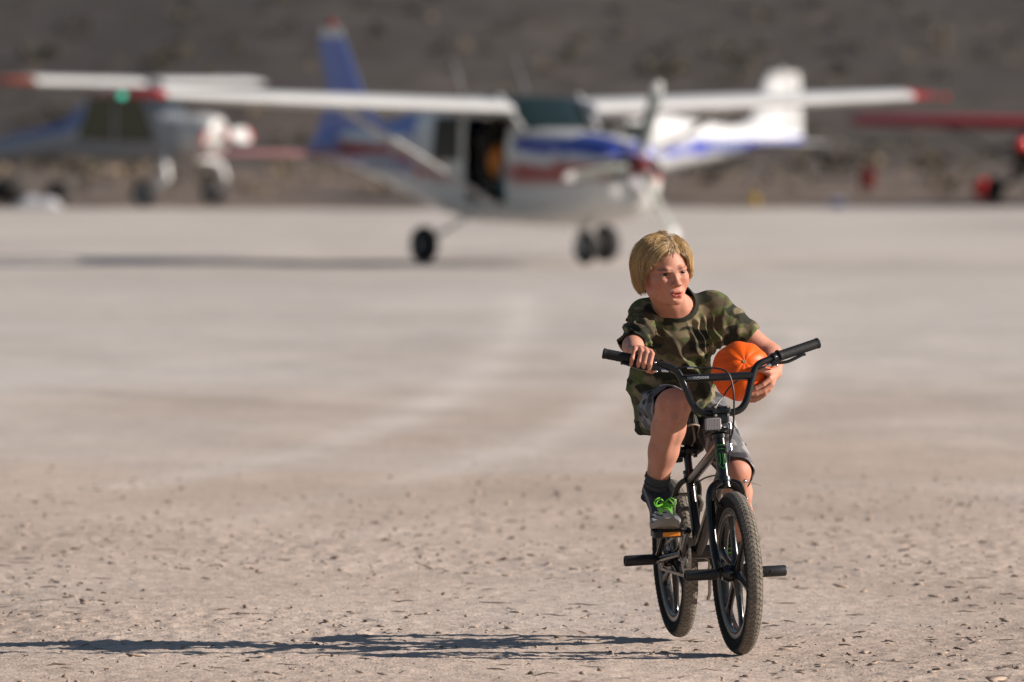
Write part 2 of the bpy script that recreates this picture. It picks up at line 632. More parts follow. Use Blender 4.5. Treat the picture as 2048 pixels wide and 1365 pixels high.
# surface colour: brown crusty foreground patches, paler scoured crust further out, wheel tracks
tone = fbm2(GX * 0.35, GY * 0.09, 40, 4)
tone2 = fbm2(GX * 1.8, GY * 0.8, 50, 4)
brown = np.array([0.465, 0.370, 0.305]); pale = np.array([0.480, 0.430, 0.388]); white = np.array([0.555, 0.512, 0.478])
w = sstep(38, 66, GY + 9 * tone)
base = brown[None, None] * (1 - w[..., None]) + pale[None, None] * w[..., None]
base = base * (1 + 0.10 * tone[..., None] + 0.08 * tone2[..., None])
scour = sstep(0.10, 0.75, fbm2(GX * 0.22 + 3, GY * 0.16 + 8, 70, 4)) * (1 - sstep(70, 100, GY))
base = base * (1 - 0.30 * scour[..., None]) + white * (0.30 * scour[..., None])
TRK = np.array([0.635, 0.575, 0.525])
tracks = [([(1038, 585), (1042, 640), (1012, 692), (950, 752), (860, 810), (740, 862), (600, 905), (430, 945), (250, 975)], 0.19, 0.62, TRK),
          ([(1300, 735), (1250, 775), (1180, 830), (1080, 882), (960, 922), (800, 965), (600, 1010), (380, 1060)], 0.17, 0.50, TRK),
          ([(1600, 660), (1602, 735), (1575, 790), (1530, 832), (1450, 880)], 0.10, 0.62, TRK),
          ([(60, 775), (250, 790), (360, 798), (500, 806), (620, 812), (740, 818), (900, 822)], 0.22, 0.50, brown * 0.78),
          ([(0, 660), (500, 668), (1000, 664), (1500, 655), (2048, 640)], 0.9, 0.28, white),
          ([(0, 600), (600, 590), (1300, 575), (2048, 560)], 1.2, 0.2, white)]
for pix, wd, amt, c in tracks:
    d = seg_dist(GX, GY, ground_pts(pix))
    k = amt * np.exp(-(d / wd) ** 2) * (0.8 + 0.3 * tone2) * (0.15 + 0.85 * sstep(29, 47, GY))
    k = np.clip(k, 0, 1)[..., None]
    base = base * (1 - k) + c * k
ground_me = np_mesh('ground', gv, gf)
set_col(ground_me, base.reshape(-1, 3))

gm = bpy.data.materials.new('dry_lake_bed')
gm.use_nodes = True
N, L = gm.node_tree.nodes, gm.node_tree.links
b = N['Principled BSDF']; b.inputs['Roughness'].default_value = 0.95; b.inputs['Specular IOR Level'].default_value = 0.15
at = N.new('ShaderNodeAttribute'); at.attribute_name = 'Col'
tc = N.new('ShaderNodeTexCoord')
n1 = N.new('ShaderNodeTexNoise'); n1.inputs['Scale'].default_value = 34; n1.inputs['Detail'].default_value = 9; n1.inputs['Roughness'].default_value = 0.72
L.new(tc.outputs['Object'], n1.inputs['Vector'])
r1 = N.new('ShaderNodeMapRange'); r1.inputs['From Min'].default_value = 0.3; r1.inputs['From Max'].default_value = 0.72
r1.inputs['To Min'].default_value = 0.72; r1.inputs['To Max'].default_value = 1.22
L.new(n1.outputs[0], r1.inputs['Value'])
n2 = N.new('ShaderNodeTexNoise'); n2.inputs['Scale'].default_value = 5.5; n2.inputs['Detail'].default_value = 6
L.new(tc.outputs['Object'], n2.inputs['Vector'])
r2 = N.new('ShaderNodeMapRange'); r2.inputs['From Min'].default_value = 0.3; r2.inputs['From Max'].default_value = 0.7
r2.inputs['To Min'].default_value = 0.90; r2.inputs['To Max'].default_value = 1.09
L.new(n2.outputs[0], r2.inputs['Value'])
mu = N.new('ShaderNodeMath'); mu.operation = 'MULTIPLY'; L.new(r1.outputs[0], mu.inputs[0]); L.new(r2.outputs[0], mu.inputs[1])
sc = N.new('ShaderNodeVectorMath'); sc.operation = 'SCALE'
L.new(at.outputs['Color'], sc.inputs[0]); L.new(mu.outputs[0], sc.inputs['Scale'])
L.new(sc.outputs[0], b.inputs['Base Color'])
n3 = N.new('ShaderNodeTexNoise'); n3.inputs['Scale'].default_value = 90; n3.inputs['Detail'].default_value = 5
L.new(tc.outputs['Object'], n3.inputs['Vector'])
bp = N.new('ShaderNodeBump'); bp.inputs['Strength'].default_value = 0.8; bp.inputs['Distance'].default_value = 0.005
L.new(n3.outputs[0], bp.inputs['Height']); L.new(bp.outputs[0], b.inputs['Normal'])
ground = link('ground', ground_me, None, gm)
tag(ground, 'pale cracked dry lake bed with faint curving wheel tracks', 'ground', kind='structure')

# ------------------------------------------------------------------ loose clods and curled mud chips (too many to count)
def scatter_xy(n, y0, y1, pw=1.6):
    y = y0 + (y1 - y0) * rng.random(n) ** pw
    half = y * 0.062 + 0.9
    x = (rng.random(n) * 2 - 1) * half
    return x, y


ico_v = []
ph = (1 + 5 ** .5) / 2
for a in (-1, 1):
    for c in (-ph, ph):
        ico_v += [(0, a, c), (a, c, 0), (c, 0, a)]
ico_v = np.array(ico_v, float); ico_v /= np.linalg.norm(ico_v[0])
import itertools
ico_f = []
dmin = min(np.linalg.norm(ico_v[0] - q) for q in ico_v[1:])
for t in itertools.combinations(range(12), 3):
    if all(abs(np.linalg.norm(ico_v[i] - ico_v[j]) - dmin) < 1e-3 for i, j in itertools.combinations(t, 2)):
        a, b_, c = t
        if np.dot(np.cross(ico_v[b_] - ico_v[a], ico_v[c] - ico_v[a]), ico_v[a]) < 0:
            b_, c = c, b_
        ico_f.append((a, b_, c))
ico_f = np.array(ico_f)


def stones(name, n, y0, y1, smin, smax, pw, squash, material, power=3.2):
    x, y = scatter_xy(n, y0, y1, pw)
    keep = noise2(x * 1.1, y * 0.6, 33) > -0.25 - 0.9 * rng.random(n) ** 2
    x, y = x[keep], y[keep]; n = len(x)
    z = ground_height(x, y)
    s = smin + (smax - smin) * rng.random(n) ** power
    V = ico_v[None] * (1 + 0.28 * rng.standard_normal((n, 12, 1)))
    sx = s[:, None] * (0.75 + 0.6 * rng.random((n, 1)))
    V = V * np.stack([sx, s[:, None] * (0.75 + 0.6 * rng.random((n, 1))), s[:, None] * squash * (0.7 + 0.6 * rng.random((n, 1)))], -1)
    a = rng.random(n) * 6.283
    ca, sa = np.cos(a)[:, None], np.sin(a)[:, None]
    vx = V[..., 0] * ca - V[..., 1] * sa; vy = V[..., 0] * sa + V[..., 1] * ca
    V = np.stack([vx + x[:, None], vy + y[:, None], V[..., 2] + (z + s * squash * 0.45)[:, None]], -1)
    F = (ico_f[None] + (np.arange(n) * 12)[:, None, None]).reshape(-1, 3)
    me = np_mesh(name, V.reshape(-1, 3), F)
    br = 0.50 + 0.45 * rng.random(n)
    colr = np.array([0.36, 0.275, 0.215])[None] * br[:, None] * (1 + 0.02 * rng.standard_normal((n, 3)))
    set_col(me, np.repeat(colr, 12, 0))
    o = link(name, me, None, material, smooth=False)
    return o


clod_m = mat('clod', attr='Col', rough=0.95, spec=0.1, bump=0.4, bscale=150)
o = stones('clods', 1900, 24.6, 42, 0.0018, 0.0110, 1.4, 0.75, clod_m, 5.0)
tag(o, 'small brown dirt clods strewn over the lake bed', 'clods', kind='stuff')


def chips(name, n):
    x, y = scatter_xy(n, 24.6, 40, 1.4)
    keep = fbm2(x * 0.9 + 5, y * 0.5, 21, 3) > -0.15 - 0.6 * rng.random(n)
    x, y = x[keep], y[keep]; n = len(x)
    z = ground_height(x, y)
    k = 6
    ang = np.arange(k) / k * 6.283
    rad = (0.003 + 0.0125 * rng.random(n) ** 2.6)[:, None] * (0.6 + 0.7 * rng.random((n, k)))
    el = 1 + 1.4 * rng.random(n)[:, None]
    lx = rad * np.cos(ang) * el; ly = rad * np.sin(ang)
    a = rng.random(n) * 6.283; ca, sa = np.cos(a)[:, None], np.sin(a)[:, None]
    px = lx * ca - ly * sa; py = lx * sa + ly * ca
    tx = 0.10 * rng.standard_normal(n)[:, None]; ty = 0.10 * rng.standard_normal(n)[:, None]
    pz = px * tx + py * ty + 1.0 * (px ** 2 + py ** 2) * rng.random(n)[:, None] * 8
    pz = pz - pz.min(1, keepdims=True) * 0.8
    top = np.stack([px + x[:, None], py + y[:, None], pz + z[:, None] + 0.0022], -1)
    bot = top.copy(); bot[..., 2] -= 0.004
    V = np.concatenate([top, bot], 1)
    o_ = (np.arange(n) * 2 * k)[:, None]
    tris = []
    for j in range(1, k - 1):
        tris.append(np.stack([o_[:, 0], o_[:, 0] + j, o_[:, 0] + j + 1], 1))
        tris.append(np.stack([o_[:, 0] + k, o_[:, 0] + k + j + 1, o_[:, 0] + k + j], 1))
    for j in range(k):
        j2 = (j + 1) % k
        tris.append(np.stack([o_[:, 0] + j, o_[:, 0] + k + j, o_[:, 0] + k + j2], 1))
        tris.append(np.stack([o_[:, 0] + j, o_[:, 0] + k + j2, o_[:, 0] + j2], 1))
    me = np_mesh(name, V.reshape(-1, 3), np.concatenate(tris))
    colr = np.array([0.40, 0.305, 0.243])[None] * (0.72 + 0.35 * rng.random(n))[:, None]
    set_col(me, np.repeat(colr, 2 * k, 0))
    return link(name, me, None, clod_m, smooth=False)


tag(chips('mud_chips', 3000), 'thin curled flakes of dried mud on the lake bed', 'mud chips', kind='stuff')

def slivers(name, n):
    x, y = scatter_xy(n, 24.6, 36, 1.2)
    z = ground_height(x, y)
    L_ = 0.010 + 0.050 * rng.random(n) ** 2.5
    a = rng.random(n) * 3.1416
    t = np.linspace(-1, 1, 4)[None]
    bend = (rng.standard_normal(n) * 0.25)[:, None] * (t ** 2) * L_[:, None]
    ux, uy = np.cos(a)[:, None], np.sin(a)[:, None]
    cx = x[:, None] + ux * t * L_[:, None] - uy * bend; cy = y[:, None] + uy * t * L_[:, None] + ux * bend
    cz = ground_height(cx, cy) + 0.0020
    w_ = (0.0016 + 0.0016 * rng.random(n))[:, None] * np.array([[.4, 1, 1, .4]])
    ring = [np.stack([cx - uy * w_, cy + ux * w_, cz], -1), np.stack([cx, cy, cz + w_ * 1.2], -1), np.stack([cx + uy * w_, cy - ux * w_, cz], -1)]
    V = np.stack(ring, 2)
    o_ = (np.arange(n) * 12)[:, None] + (np.arange(3) * 3)[None]
    F = [np.stack([o_ + j, o_ + (j + 1) % 3, o_ + 3 + (j + 1) % 3, o_ + 3 + j], -1).reshape(-1, 4) for j in range(3)]
    me = np_mesh(name, V.reshape(-1, 3), np.concatenate(F))
    c = np.array([0.085, 0.062, 0.048])[None] * (0.5 + 1.0 * rng.random(n))[:, None]
    set_col(me, np.repeat(c, 12, 0))
    return link(name, me, None, clod_m, smooth=False)


tag(slivers('dry_twigs', 620), 'thin dark bits of dry twig and straw on the lake bed', 'twigs', kind='stuff')

# ================================================================== the rising desert and dark hillside behind
def hill_height(X, Y):
    e = Y + 5 * fbm2(X * 0.03, Y * 0.0 + 2, 81, 3)
    a = np.clip(e - 166, 0, None)
    z = -0.06 + 0.0125 * np.minimum(a, 66) + 0.15 * np.clip(e - 228, 0, None) + 0.0000 * a
    z = z + sstep(170, 235, Y) * 0.10 * fbm2(X * 0.16, Y * 0.12, 83, 4) + sstep(240, 420, Y) * 1.2 * fbm2(X * 0.02, Y * 0.02, 84, 4)
    return z


hx = spaced([(-900, -60, 60, 3), (-60, 60, 0.9, 0.9), (60, 900, 3, 60)])
hy = spaced([(158, 260, 0.6, 1.6), (260, 520, 1.8, 6), (520, 1600, 12, 60)])
HX, HY = np.meshgrid(hx, hy, indexing='ij')
HZ = hill_height(HX, HY)
hv = np.stack([HX, HY, HZ], -1).reshape(-1, 3)
ii, jj = np.meshgrid(np.arange(len(hx) - 1), np.arange(len(hy) - 1), indexing='ij')
b0 = (ii * len(hy) + jj).ravel()
hf = np.stack([b0, b0 + len(hy), b0 + len(hy) + 1, b0 + 1], 1)
hill_me = np_mesh('hillside', hv, hf)
t1 = fbm2(HX * 0.16, HY * 0.16, 90, 5, 0.7); t2 = fbm2(HX * 0.5, HY * 0.35, 95, 4, 0.6)
earth = np.array([0.150, 0.119, 0.100]); rock = np.array([0.068, 0.060, 0.055]); straw = np.array([0.23, 0.18, 0.14])
w = sstep(190, 245, HY + 10 * t1)[..., None]
hc = earth * (1 - w) + rock * w
sp = (sstep(0.25, 0.9, t2 + 0.5 * t1) * (1 - 0.72 * w[..., 0]))[..., None]
hc = hc * (1 - 0.26 * sp) + straw * 0.26 * sp
dk = (sstep(0.1, 0.8, -t1 + 0.4 * t2))[..., None]
hc = hc * (1 - 0.08 * dk)
set_col(hill_me, hc.reshape(-1, 3))
hm = mat('hill_rock', attr='Col', rough=0.95, spec=0.1, var=0.22, vscale=0.9)
hill = link('hillside', hill_me, None, hm)
tag(hill, 'dark rocky desert hillside rising behind the parked airplanes', 'hillside', kind='structure')


def scrub(name, n, y0, y1, pw, hmin, hmax, colA, colB, leaf=34):
    y = y0 + (y1 - y0) * rng.random(n) ** pw
    x = (rng.random(n) * 2 - 1) * (y * 0.064 + 9)
    z = hill_height(x, y)
    hgt = hmin + (hmax - hmin) * rng.random(n) ** 2
    wdt = hgt * (0.7 + 0.7 * rng.random(n))
    m = leaf
    d = rng.standard_normal((n, m, 3)); d /= np.linalg.norm(d, axis=2, keepdims=True); d[..., 2] = np.abs(d[..., 2])
    rr = rng.random((n, m, 1)) ** 0.4
    c = d * rr * np.stack([wdt, wdt, hgt], -1)[:, None]
    s = (hgt * 0.26)[:, None, None, None]
    tri = c[:, :, None] + s * rng.standard_normal((n, m, 3, 3)) * 0.8
    tri = tri + np.stack([x, y, z], -1)[:, None, None]
    V = tri.reshape(-1, 3); F = np.arange(len(V)).reshape(-1, 3)
    me = np_mesh(name, V, F)
    t = rng.random(n)[:, None]
    cc = (np.array(colA) * t + np.array(colB) * (1 - t))
    cc = np.repeat(cc, m * 3, 0) * (0.75 + 0.5 * rng.random((len(V), 1)))
    set_col(me, cc)
    return link(name, me, None, mat('scrub_leaf', attr='Col', rough=0.9, spec=0.1), smooth=False)


tag(scrub('sagebrush', 150, 181, 250, 1.0, 0.2, 0.65, (0.075, 0.066, 0.05), (0.10, 0.085, 0.06)),
    'low dark sagebrush scattered along the edge of the lake bed', 'scrub', kind='stuff')
tag(scrub('hillside_scrub', 1500, 240, 420, 1.0, 0.15, 0.42, (0.050, 0.044, 0.038), (0.080, 0.068, 0.057), 22),
    'sparse dark desert scrub dotting the rocky hillside', 'scrub', kind='stuff')
tag(scrub('dry_grass', 300, 178, 260, 1.0, 0.15, 0.42, (0.24, 0.185, 0.13), (0.17, 0.135, 0.10), 26),
    'tufts of straw coloured dry grass at the foot of the hill', 'grass', kind='stuff')
# ================================================================== the bicycle
B_PSI, B_LEAN = R_(10.8), R_(2.8)
bF = Vector((math.sin(B_PSI), -math.cos(B_PSI), 0))
bL0 = Vector((math.cos(B_PSI), math.sin(B_PSI), 0))
bU = Vector((0, 0, 1)) * math.cos(B_LEAN) - bL0 * math.sin(B_LEAN)
bL = bL0 * math.cos(B_LEAN) + Vector((0, 0, 1)) * math.sin(B_LEAN)
bO = Vector((0.536, 27.40, 0.004))
WB, WR = 0.930, 0.254


def B(f, l, u):
    return bO + bF * f + bL * l + bU * u


HA = R_(17)
ST_AX = (bU * math.cos(HA) - bF * math.sin(HA)).normalized()        # steering axis, pointing up
ST_O = B(0.895, 0, 0.254)
STEER = R_(1.5)
ST_M = Matrix.Translation(ST_O) @ Matrix.Rotation(STEER, 4, ST_AX) @ Matrix.Translation(-ST_O)


def S(f, l, u):
    return ST_M @ B(f, l, u)


def SV(v):
    return ST_M.to_3x3() @ v


sF, sL, sU = SV(bF), SV(bL), SV(bU)
bike = empty('bicycle', tuple(bO), 'black kids freestyle bicycle with mag wheels and axle pegs ridden by the child', 'bicycle')
WORLD_ROOTS.add(bike.name)

M_frame = mat('black_chrome', (0.040, 0.036, 0.033), rough=0.24, metal=0.8, dust=0.10, dustcol=(0.10, 0.082, 0.066))
M_black = mat('black_paint', (0.012, 0.012, 0.013), rough=0.28, spec=0.5, var=0.2, vscale=60)
M_satin = mat('satin_black', (0.018, 0.018, 0.019), rough=0.45, dust=0.12, dustcol=(0.16, 0.13, 0.10))
M_rubber = mat('grip_rubber', (0.014, 0.014, 0.015), rough=0.62, spec=0.35, bump=0.3, bscale=300)
M_mag = mat('mag_plastic', (0.013, 0.012, 0.012), rough=0.20, spec=0.55, dust=0.14, dustcol=(0.14, 0.11, 0.085))
M_chrome = mat('chrome', (0.62, 0.62, 0.63), rough=0.18, metal=1.0)
M_steel = mat('dusty_steel', (0.32, 0.29, 0.26), rough=0.42, metal=0.8, dust=0.5, dustcol=(0.27, 0.205, 0.145))
M_grey = mat('rim_line_grey', (0.13, 0.126, 0.12), rough=0.5)
M_amber = mat('amber_reflector', (0.85, 0.27, 0.03), rough=0.25, spec=0.6)
M_clear = mat('clear_reflector', (0.26, 0.24, 0.25), rough=0.22, spec=0.7)
M_green = mat('green_print', (0.03, 0.20, 0.035), rough=0.4)
M_sil = mat('silver_print', (0.30, 0.32, 0.36), rough=0.45)
M_saddle = mat('saddle_vinyl', (0.022, 0.016, 0.013), rough=0.55, dust=0.15, dustcol=(0.11, 0.075, 0.055))
M_saddle_rim = mat('saddle_edge', (0.28, 0.22, 0.17), rough=0.7)  # pale tone: light caught along the saddle rim, put into the colour
M_tyre = mat('dusty_tyre', attr='Col', rough=0.92, spec=0.15, var=0.22, vscale=45, bump=0.5, bscale=400)


def make_wheel(name, cpos, ax, fwd, up, a0):
    w = empty(name, tuple(cpos)); w.parent = bike
    w.matrix_parent_inverse = Matrix.Translation(-bO)
    WORLD_ROOTS.add(w.name)
    # tyre
    mb = MB()
    n, m, rc, rr = 72, 20, 0.2270, 0.0262
    prof = []
    for i in range(m):
        a = 2 * math.pi * i / m
        prof.append((math.sin(a) * rr, rc + math.cos(a) * rr))
    mb.lathe(prof, cpos, ax, n=n, closed=True, xdir=fwd)
    side, tread = (0.020, 0.019, 0.018), (0.185, 0.160, 0.132)
    cols = []
    for j in range(n):
        for i in range(m):
            a = abs(((2 * math.pi * i / m + math.pi) % (2 * math.pi)) - math.pi)
            t = float(sstep(R_(44), R_(66), a))
            cols.append(tuple(tread[k] * 0.90 * (1 - t) + side[k] * t for k in range(3)))
    mb.c = cols
    y = ax.cross(fwd)
    cnt = 92
    for k in range(cnt):
        for row, (phd, da, wd, lg) in enumerate([(-12, 0.0, .0120, .0142), (12, 0.5, .0120, .0142), (-36, 0.45, .0112, .0134), (36, -0.05, .0112, .0134),
                                                  (-53, 0.1, .0085, .0105), (53, 0.6, .0085, .0105)]):
            th = 2 * math.pi * (k + da) / cnt
            e = fwd * math.cos(th) + y * math.sin(th)
            tg = -fwd * math.sin(th) + y * math.cos(th)
            p_ = R_(phd)
            nrm = e * math.cos(p_) + ax * math.sin(p_)
            lt = -e * math.sin(p_) + ax * math.cos(p_)
            sk = 0.5 * (1 if phd > 0 else -1)
            d1 = (tg + lt * sk).normalized(); d2 = nrm.cross(d1)
            sh_ = random.uniform(.93, 1.07) * (1 if row < 4 else .7)
            mb.col = tuple(q * sh_ for q in tread)
            mb.box(cpos + e * rc + nrm * (rr + 0.0006), (lg, wd, 00.0015), (d1, d2, nrm), taper=0.86)
    mb.build('tyre', M_tyre, w, sharp=35)
    # mag rim with six broad spokes
    mb = MB()
    mb.lathe([(-.0125, .2065), (-.0160, .2040), (-.0165, .1960), (-.0150, .1840), (-.0100, .1775), (0, .1755), (.0100, .1775), (.0150, .1840), (.0165, .1960), (.0160, .2040), (.0125, .2065)],
             cpos, ax, n=72, closed=True, xdir=fwd)
    rim = mb.build('rim', M_mag, w)
    for s in (-1, 1):
        g = MB()
        g.lathe([(s * .0172, .2005), (s * .0172, .2040), (s * .0163, .2046), (s * .0163, .2000)], cpos, ax, n=72, closed=True, xdir=fwd)
        g.build('rim_line', M_grey, rim)
    for k in range(6):
        th = a0 + k * math.pi / 3
        e = fwd * math.cos(th) + y * math.sin(th); tg = -fwd * math.sin(th) + y * math.cos(th)
        rings = []
        for r, wd, tk in ((.022, .021, .018), (.05, .0135, .013), (.09, .0105, .0105), (.135, .0110, .0095), (.165, .0165, .0105), (.1785, .030, .0125)):
            c = cpos + e * r
            rings.append([c + tg * (wd * math.cos(q)) * (1 if abs(math.cos(q)) < .9 else 1) + ax * (tk * math.sin(q)) for q in [i * math.pi / 5 for i in range(10)]])
        sp = MB(); sp.loft(rings); sp.build('spoke', M_mag, w)
    mb = MB()
    mb.lathe([(-.048, .009), (-.048, .020), (-.040, .024), (-.030, .030), (-.012, .023), (.012, .023), (.030, .030), (.040, .024), (.048, .020), (.048, .009)], cpos, ax, n=28)
    mb.build('hub', M_mag, w)
    return w


fw_c, rw_c = S(WB, 0, WR), B(0, 0, WR)
make_wheel('front_wheel', fw_c, sL, sF, sU, 0.28)
make_wheel('rear_wheel', rw_c, bL, bF, bU, 0.62)

# pegs
for c, lv, s in ((fw_c, sL, -1), (fw_c, sL, 1), (rw_c, bL, -1), (rw_c, bL, 1)):
    mb = MB()
    a, b_ = (0.064, 0.166) if s < 0 else (0.060, 0.156)
    mb.lathe([(s * a, .006), (s * a, .0165), (s * (a + .003), .0175), (s * (b_ - .004), .0175), (s * b_, .0160), (s * b_, .0125), (s * (b_ - .03), .0120), (s * (b_ - .03), .001)], c, lv, n=24)
    o = mb.build('axle_peg', M_satin, bike)
    hole = MB(); hole.ball(c + lv * (s * (a + b_) / 2) + Vector((0, -.0172, .002)), .0032, 8, 6)
    hole.build('peg_hole', M_black, o)
    ax_ = MB(); ax_.tube([c + lv * (s * .04), c + lv * (s * .072)], .0065, 10)
    ax_.lathe([(s * .0605, .001), (s * .0605, .0115), (s * .0665, .0115), (s * .0665, .001)], c, lv, n=6)
    ax_.build('axle_nut', M_steel, bike)

# frame
ht_b, ht_t = S(0.8060, 0, 0.545), S(0.7690, 0, 0.668)
ST_lo, ST_hi = B(0.372, 0, 0.292), B(0.290, 0, 0.535)
BBc = B(0.372, 0, 0.292)
mb = MB()
mb.tube([ht_b, ht_t], .0185, 20)
mb.tube([B(0.772, 0, 0.650), B(0.62, 0, 0.605), B(0.300, 0, 0.515)], [.0165, .0165, .0150], 16)
mb.tube([B(0.800, 0, 0.572), B(0.60, 0, 0.440), BBc], [.019, .019, .0185], 16)
mb.tube([ST_lo, ST_hi], .0150, 16)
mb.tube([BBc - bL * .036, BBc + bL * .036], .0215, 20)
for s in (-1, 1):
    mb.tube(catmull([B(0.345, s * .026, 0.290), B(0.27, s * .040, 0.283), B(0.12, s * .052, 0.266), B(0.005, s * .056, 0.254)], 4), .0098, 10)
    mb.tube(catmull([B(0.296, s * .012, 0.520), B(0.255, s * .036, 0.490), B(0.12, s * .050, 0.362), B(0.005, s * .056, 0.258)], 4), .0092, 10)
    mb.prism([(-.028, -.016), (.034, -.012), (.036, .014), (.004, .024), (-.026, .012)], B(0, s * .056, .256), bF, bU, bL, .006)
frame = mb.build('frame', M_frame, bike)
# shield print on the head tube
def on_tube(a, h, off=0.0006):
    c = ht_b.lerp(ht_t, h)
    ax = (ht_t - ht_b).normalized()
    f_ = (Vector((0, -1, 0)) - ax * Vector((0, -1, 0)).dot(ax)).normalized()
    l_ = ax.cross(f_)
    return c + (f_ * math.cos(a) - l_ * math.sin(a)) * -1 * (-.0185 - off) if True else None


mb = MB()
sh = [(-.75, .70), (-.75, .52), (-.68, .36), (-.4, .26), (0, .20), (.4, .26), (.68, .36), (.75, .52), (.75, .70)]
mb.tube([on_tube(a, h) for a, h in sh], .0011, 5)
mb.tube([on_tube(a, .70) for a in (-.75, -.4, 0, .4, .75)], .0011, 5)
mb.tube([on_tube(a, .80) for a in (-.7, -.35, 0, .35, .7)], .0022, 5)
for q in (-.34, .34):
    mb.tube([on_tube(q - .1, .60), on_tube(q - .1, .36), on_tube(q + .12, .31), on_tube(q + .12, .58), on_tube(q - .1, .60)], .0008, 5)
mb.build('head_badge', M_green, frame)

# headset cups and cable detangler rings
mb = MB()
axd = (ht_t - ht_b).normalized(); Lh = (ht_t - ht_b).length
mb.lathe([(-.014, .010), (-.014, .0225), (-.004, .0235), (.002, .0225), (.002, .010)], ht_b, axd, n=24)
mb.build('headset_cup', M_black, bike)
mb = MB()
mb.lathe([(Lh - .002, .010), (Lh - .002, .0225), (Lh + .010, .0235), (Lh + .012, .012)], ht_b, axd, n=24)
mb.lathe([(Lh + .012, .010), (Lh + .0125, .032), (Lh + .0155, .0325), (Lh + .016, .016), (Lh + .026, .016), (Lh + .0265, .031), (Lh + .0295, .0312), (Lh + .030, .012)], ht_b, axd, n=28)
mb.lathe([(Lh + .030, .010), (Lh + .030, .0150), (Lh + .068, .0150), (Lh + .068, .008)], ht_b, axd, n=20)
mb.build('headset', M_black, bike)

# fork with crown and dropouts
mb = MB()
for s in (-1, 1):
    path = [S(0.812, s * .006, .527), S(0.814, s * .030, .522), S(0.820, s * .047, .497), S(0.832, s * .053, .44), S(0.868, s * .055, .34), S(0.905, s * .056, .285), S(0.928, s * .056, .258)]
    mb.tube(catmull(path, 4), [.0165 - .0045 * (i / 24) for i in range(25)], 14)
    mb.prism([(-.02, -.018), (.018, -.016), (.018, .012), (-.012, .03), (-.024, .02)], S(WB, s * .057, .256), sF, sU, sL, .0065)
mb.tube([S(0.812, 0, .515), S(0.806, 0, .545)], [.024, .0195], 18)
mb.build('fork', M_frame, bike)

# front brake arms
mb = MB()
mb.tube(catmull([S(.862, -.020, .535), S(.868, -.043, .520), S(.866, -.046, .492), S(.862, -.036, .468)], 4), .0055, 8)
mb.tube(catmull([S(.862, .012, .540), S(.868, .034, .530), S(.868, .046, .500), S(.862, .038, .468)], 4), .0055, 8)
mb.build('front_brake', M_frame, bike)
for l_ in (-.030, .032):
    mb = MB(); mb.box(S(.860, l_, .464), (.05, .010, .013), (sF, sL, sU), bev=.003); mb.build('brake_pad', M_rubber, bike)
mb = MB()
mb.ball(S(.875, .050, .535), .0062); mb.ball(S(.872, .054, .480), .0062)
mb.tube([S(.875, .050, .535), S(.872, .054, .480)], .0012, 6)
mb.build('brake_bolts', M_chrome, bike)
mb = MB(); mb.tube([S(.875, .036, .533), S(.872, .070, .530), S(.868, .103, .519)], .0011, 6)
mb.build('cable_end', M_steel, bike)

# stem
clamp = S(.792, 0, .748)
mb = MB()
mb.box(S(.778, 0, .735), (.062, .050, .040), (sF, sL, (sU - sF * .12).normalized()), bev=.006)
mb.box(S(.800, 0, .757), (.036, .058, .024), (sF, sL, (sU - sF * .12).normalized()), bev=.005)
stem = mb.build('stem', M_black, bike)
for dl in (-.020, .020):
    for du in (.742, .768):
        t = MB(); t.lathe([(0, .0001), (0, .0042), (.004, .0042), (.004, .0001)], S(.8155, dl, du), sF, n=8); t.build('bolt', M_chrome, stem)

# handlebar, drawn in the bar's own plane (lateral a, rise b), leaning back a little
bar_up = (sU * math.cos(R_(11)) - sF * math.sin(R_(11))).normalized()
def H(a, b, back=0.0):
    return clamp + sL * a + bar_up * b - sF * back


def bar_side(s):
    return [H(s * .0, 0), H(s * .040, .000), H(s * .068, .010), H(s * .088, .036), H(s * .103, .080), H(s * .118, .122), H(s * .131, .142, .002), H(s * .152, .154, .006), H(s * .20, .167, .018), H(s * .345, .2035, .050)]


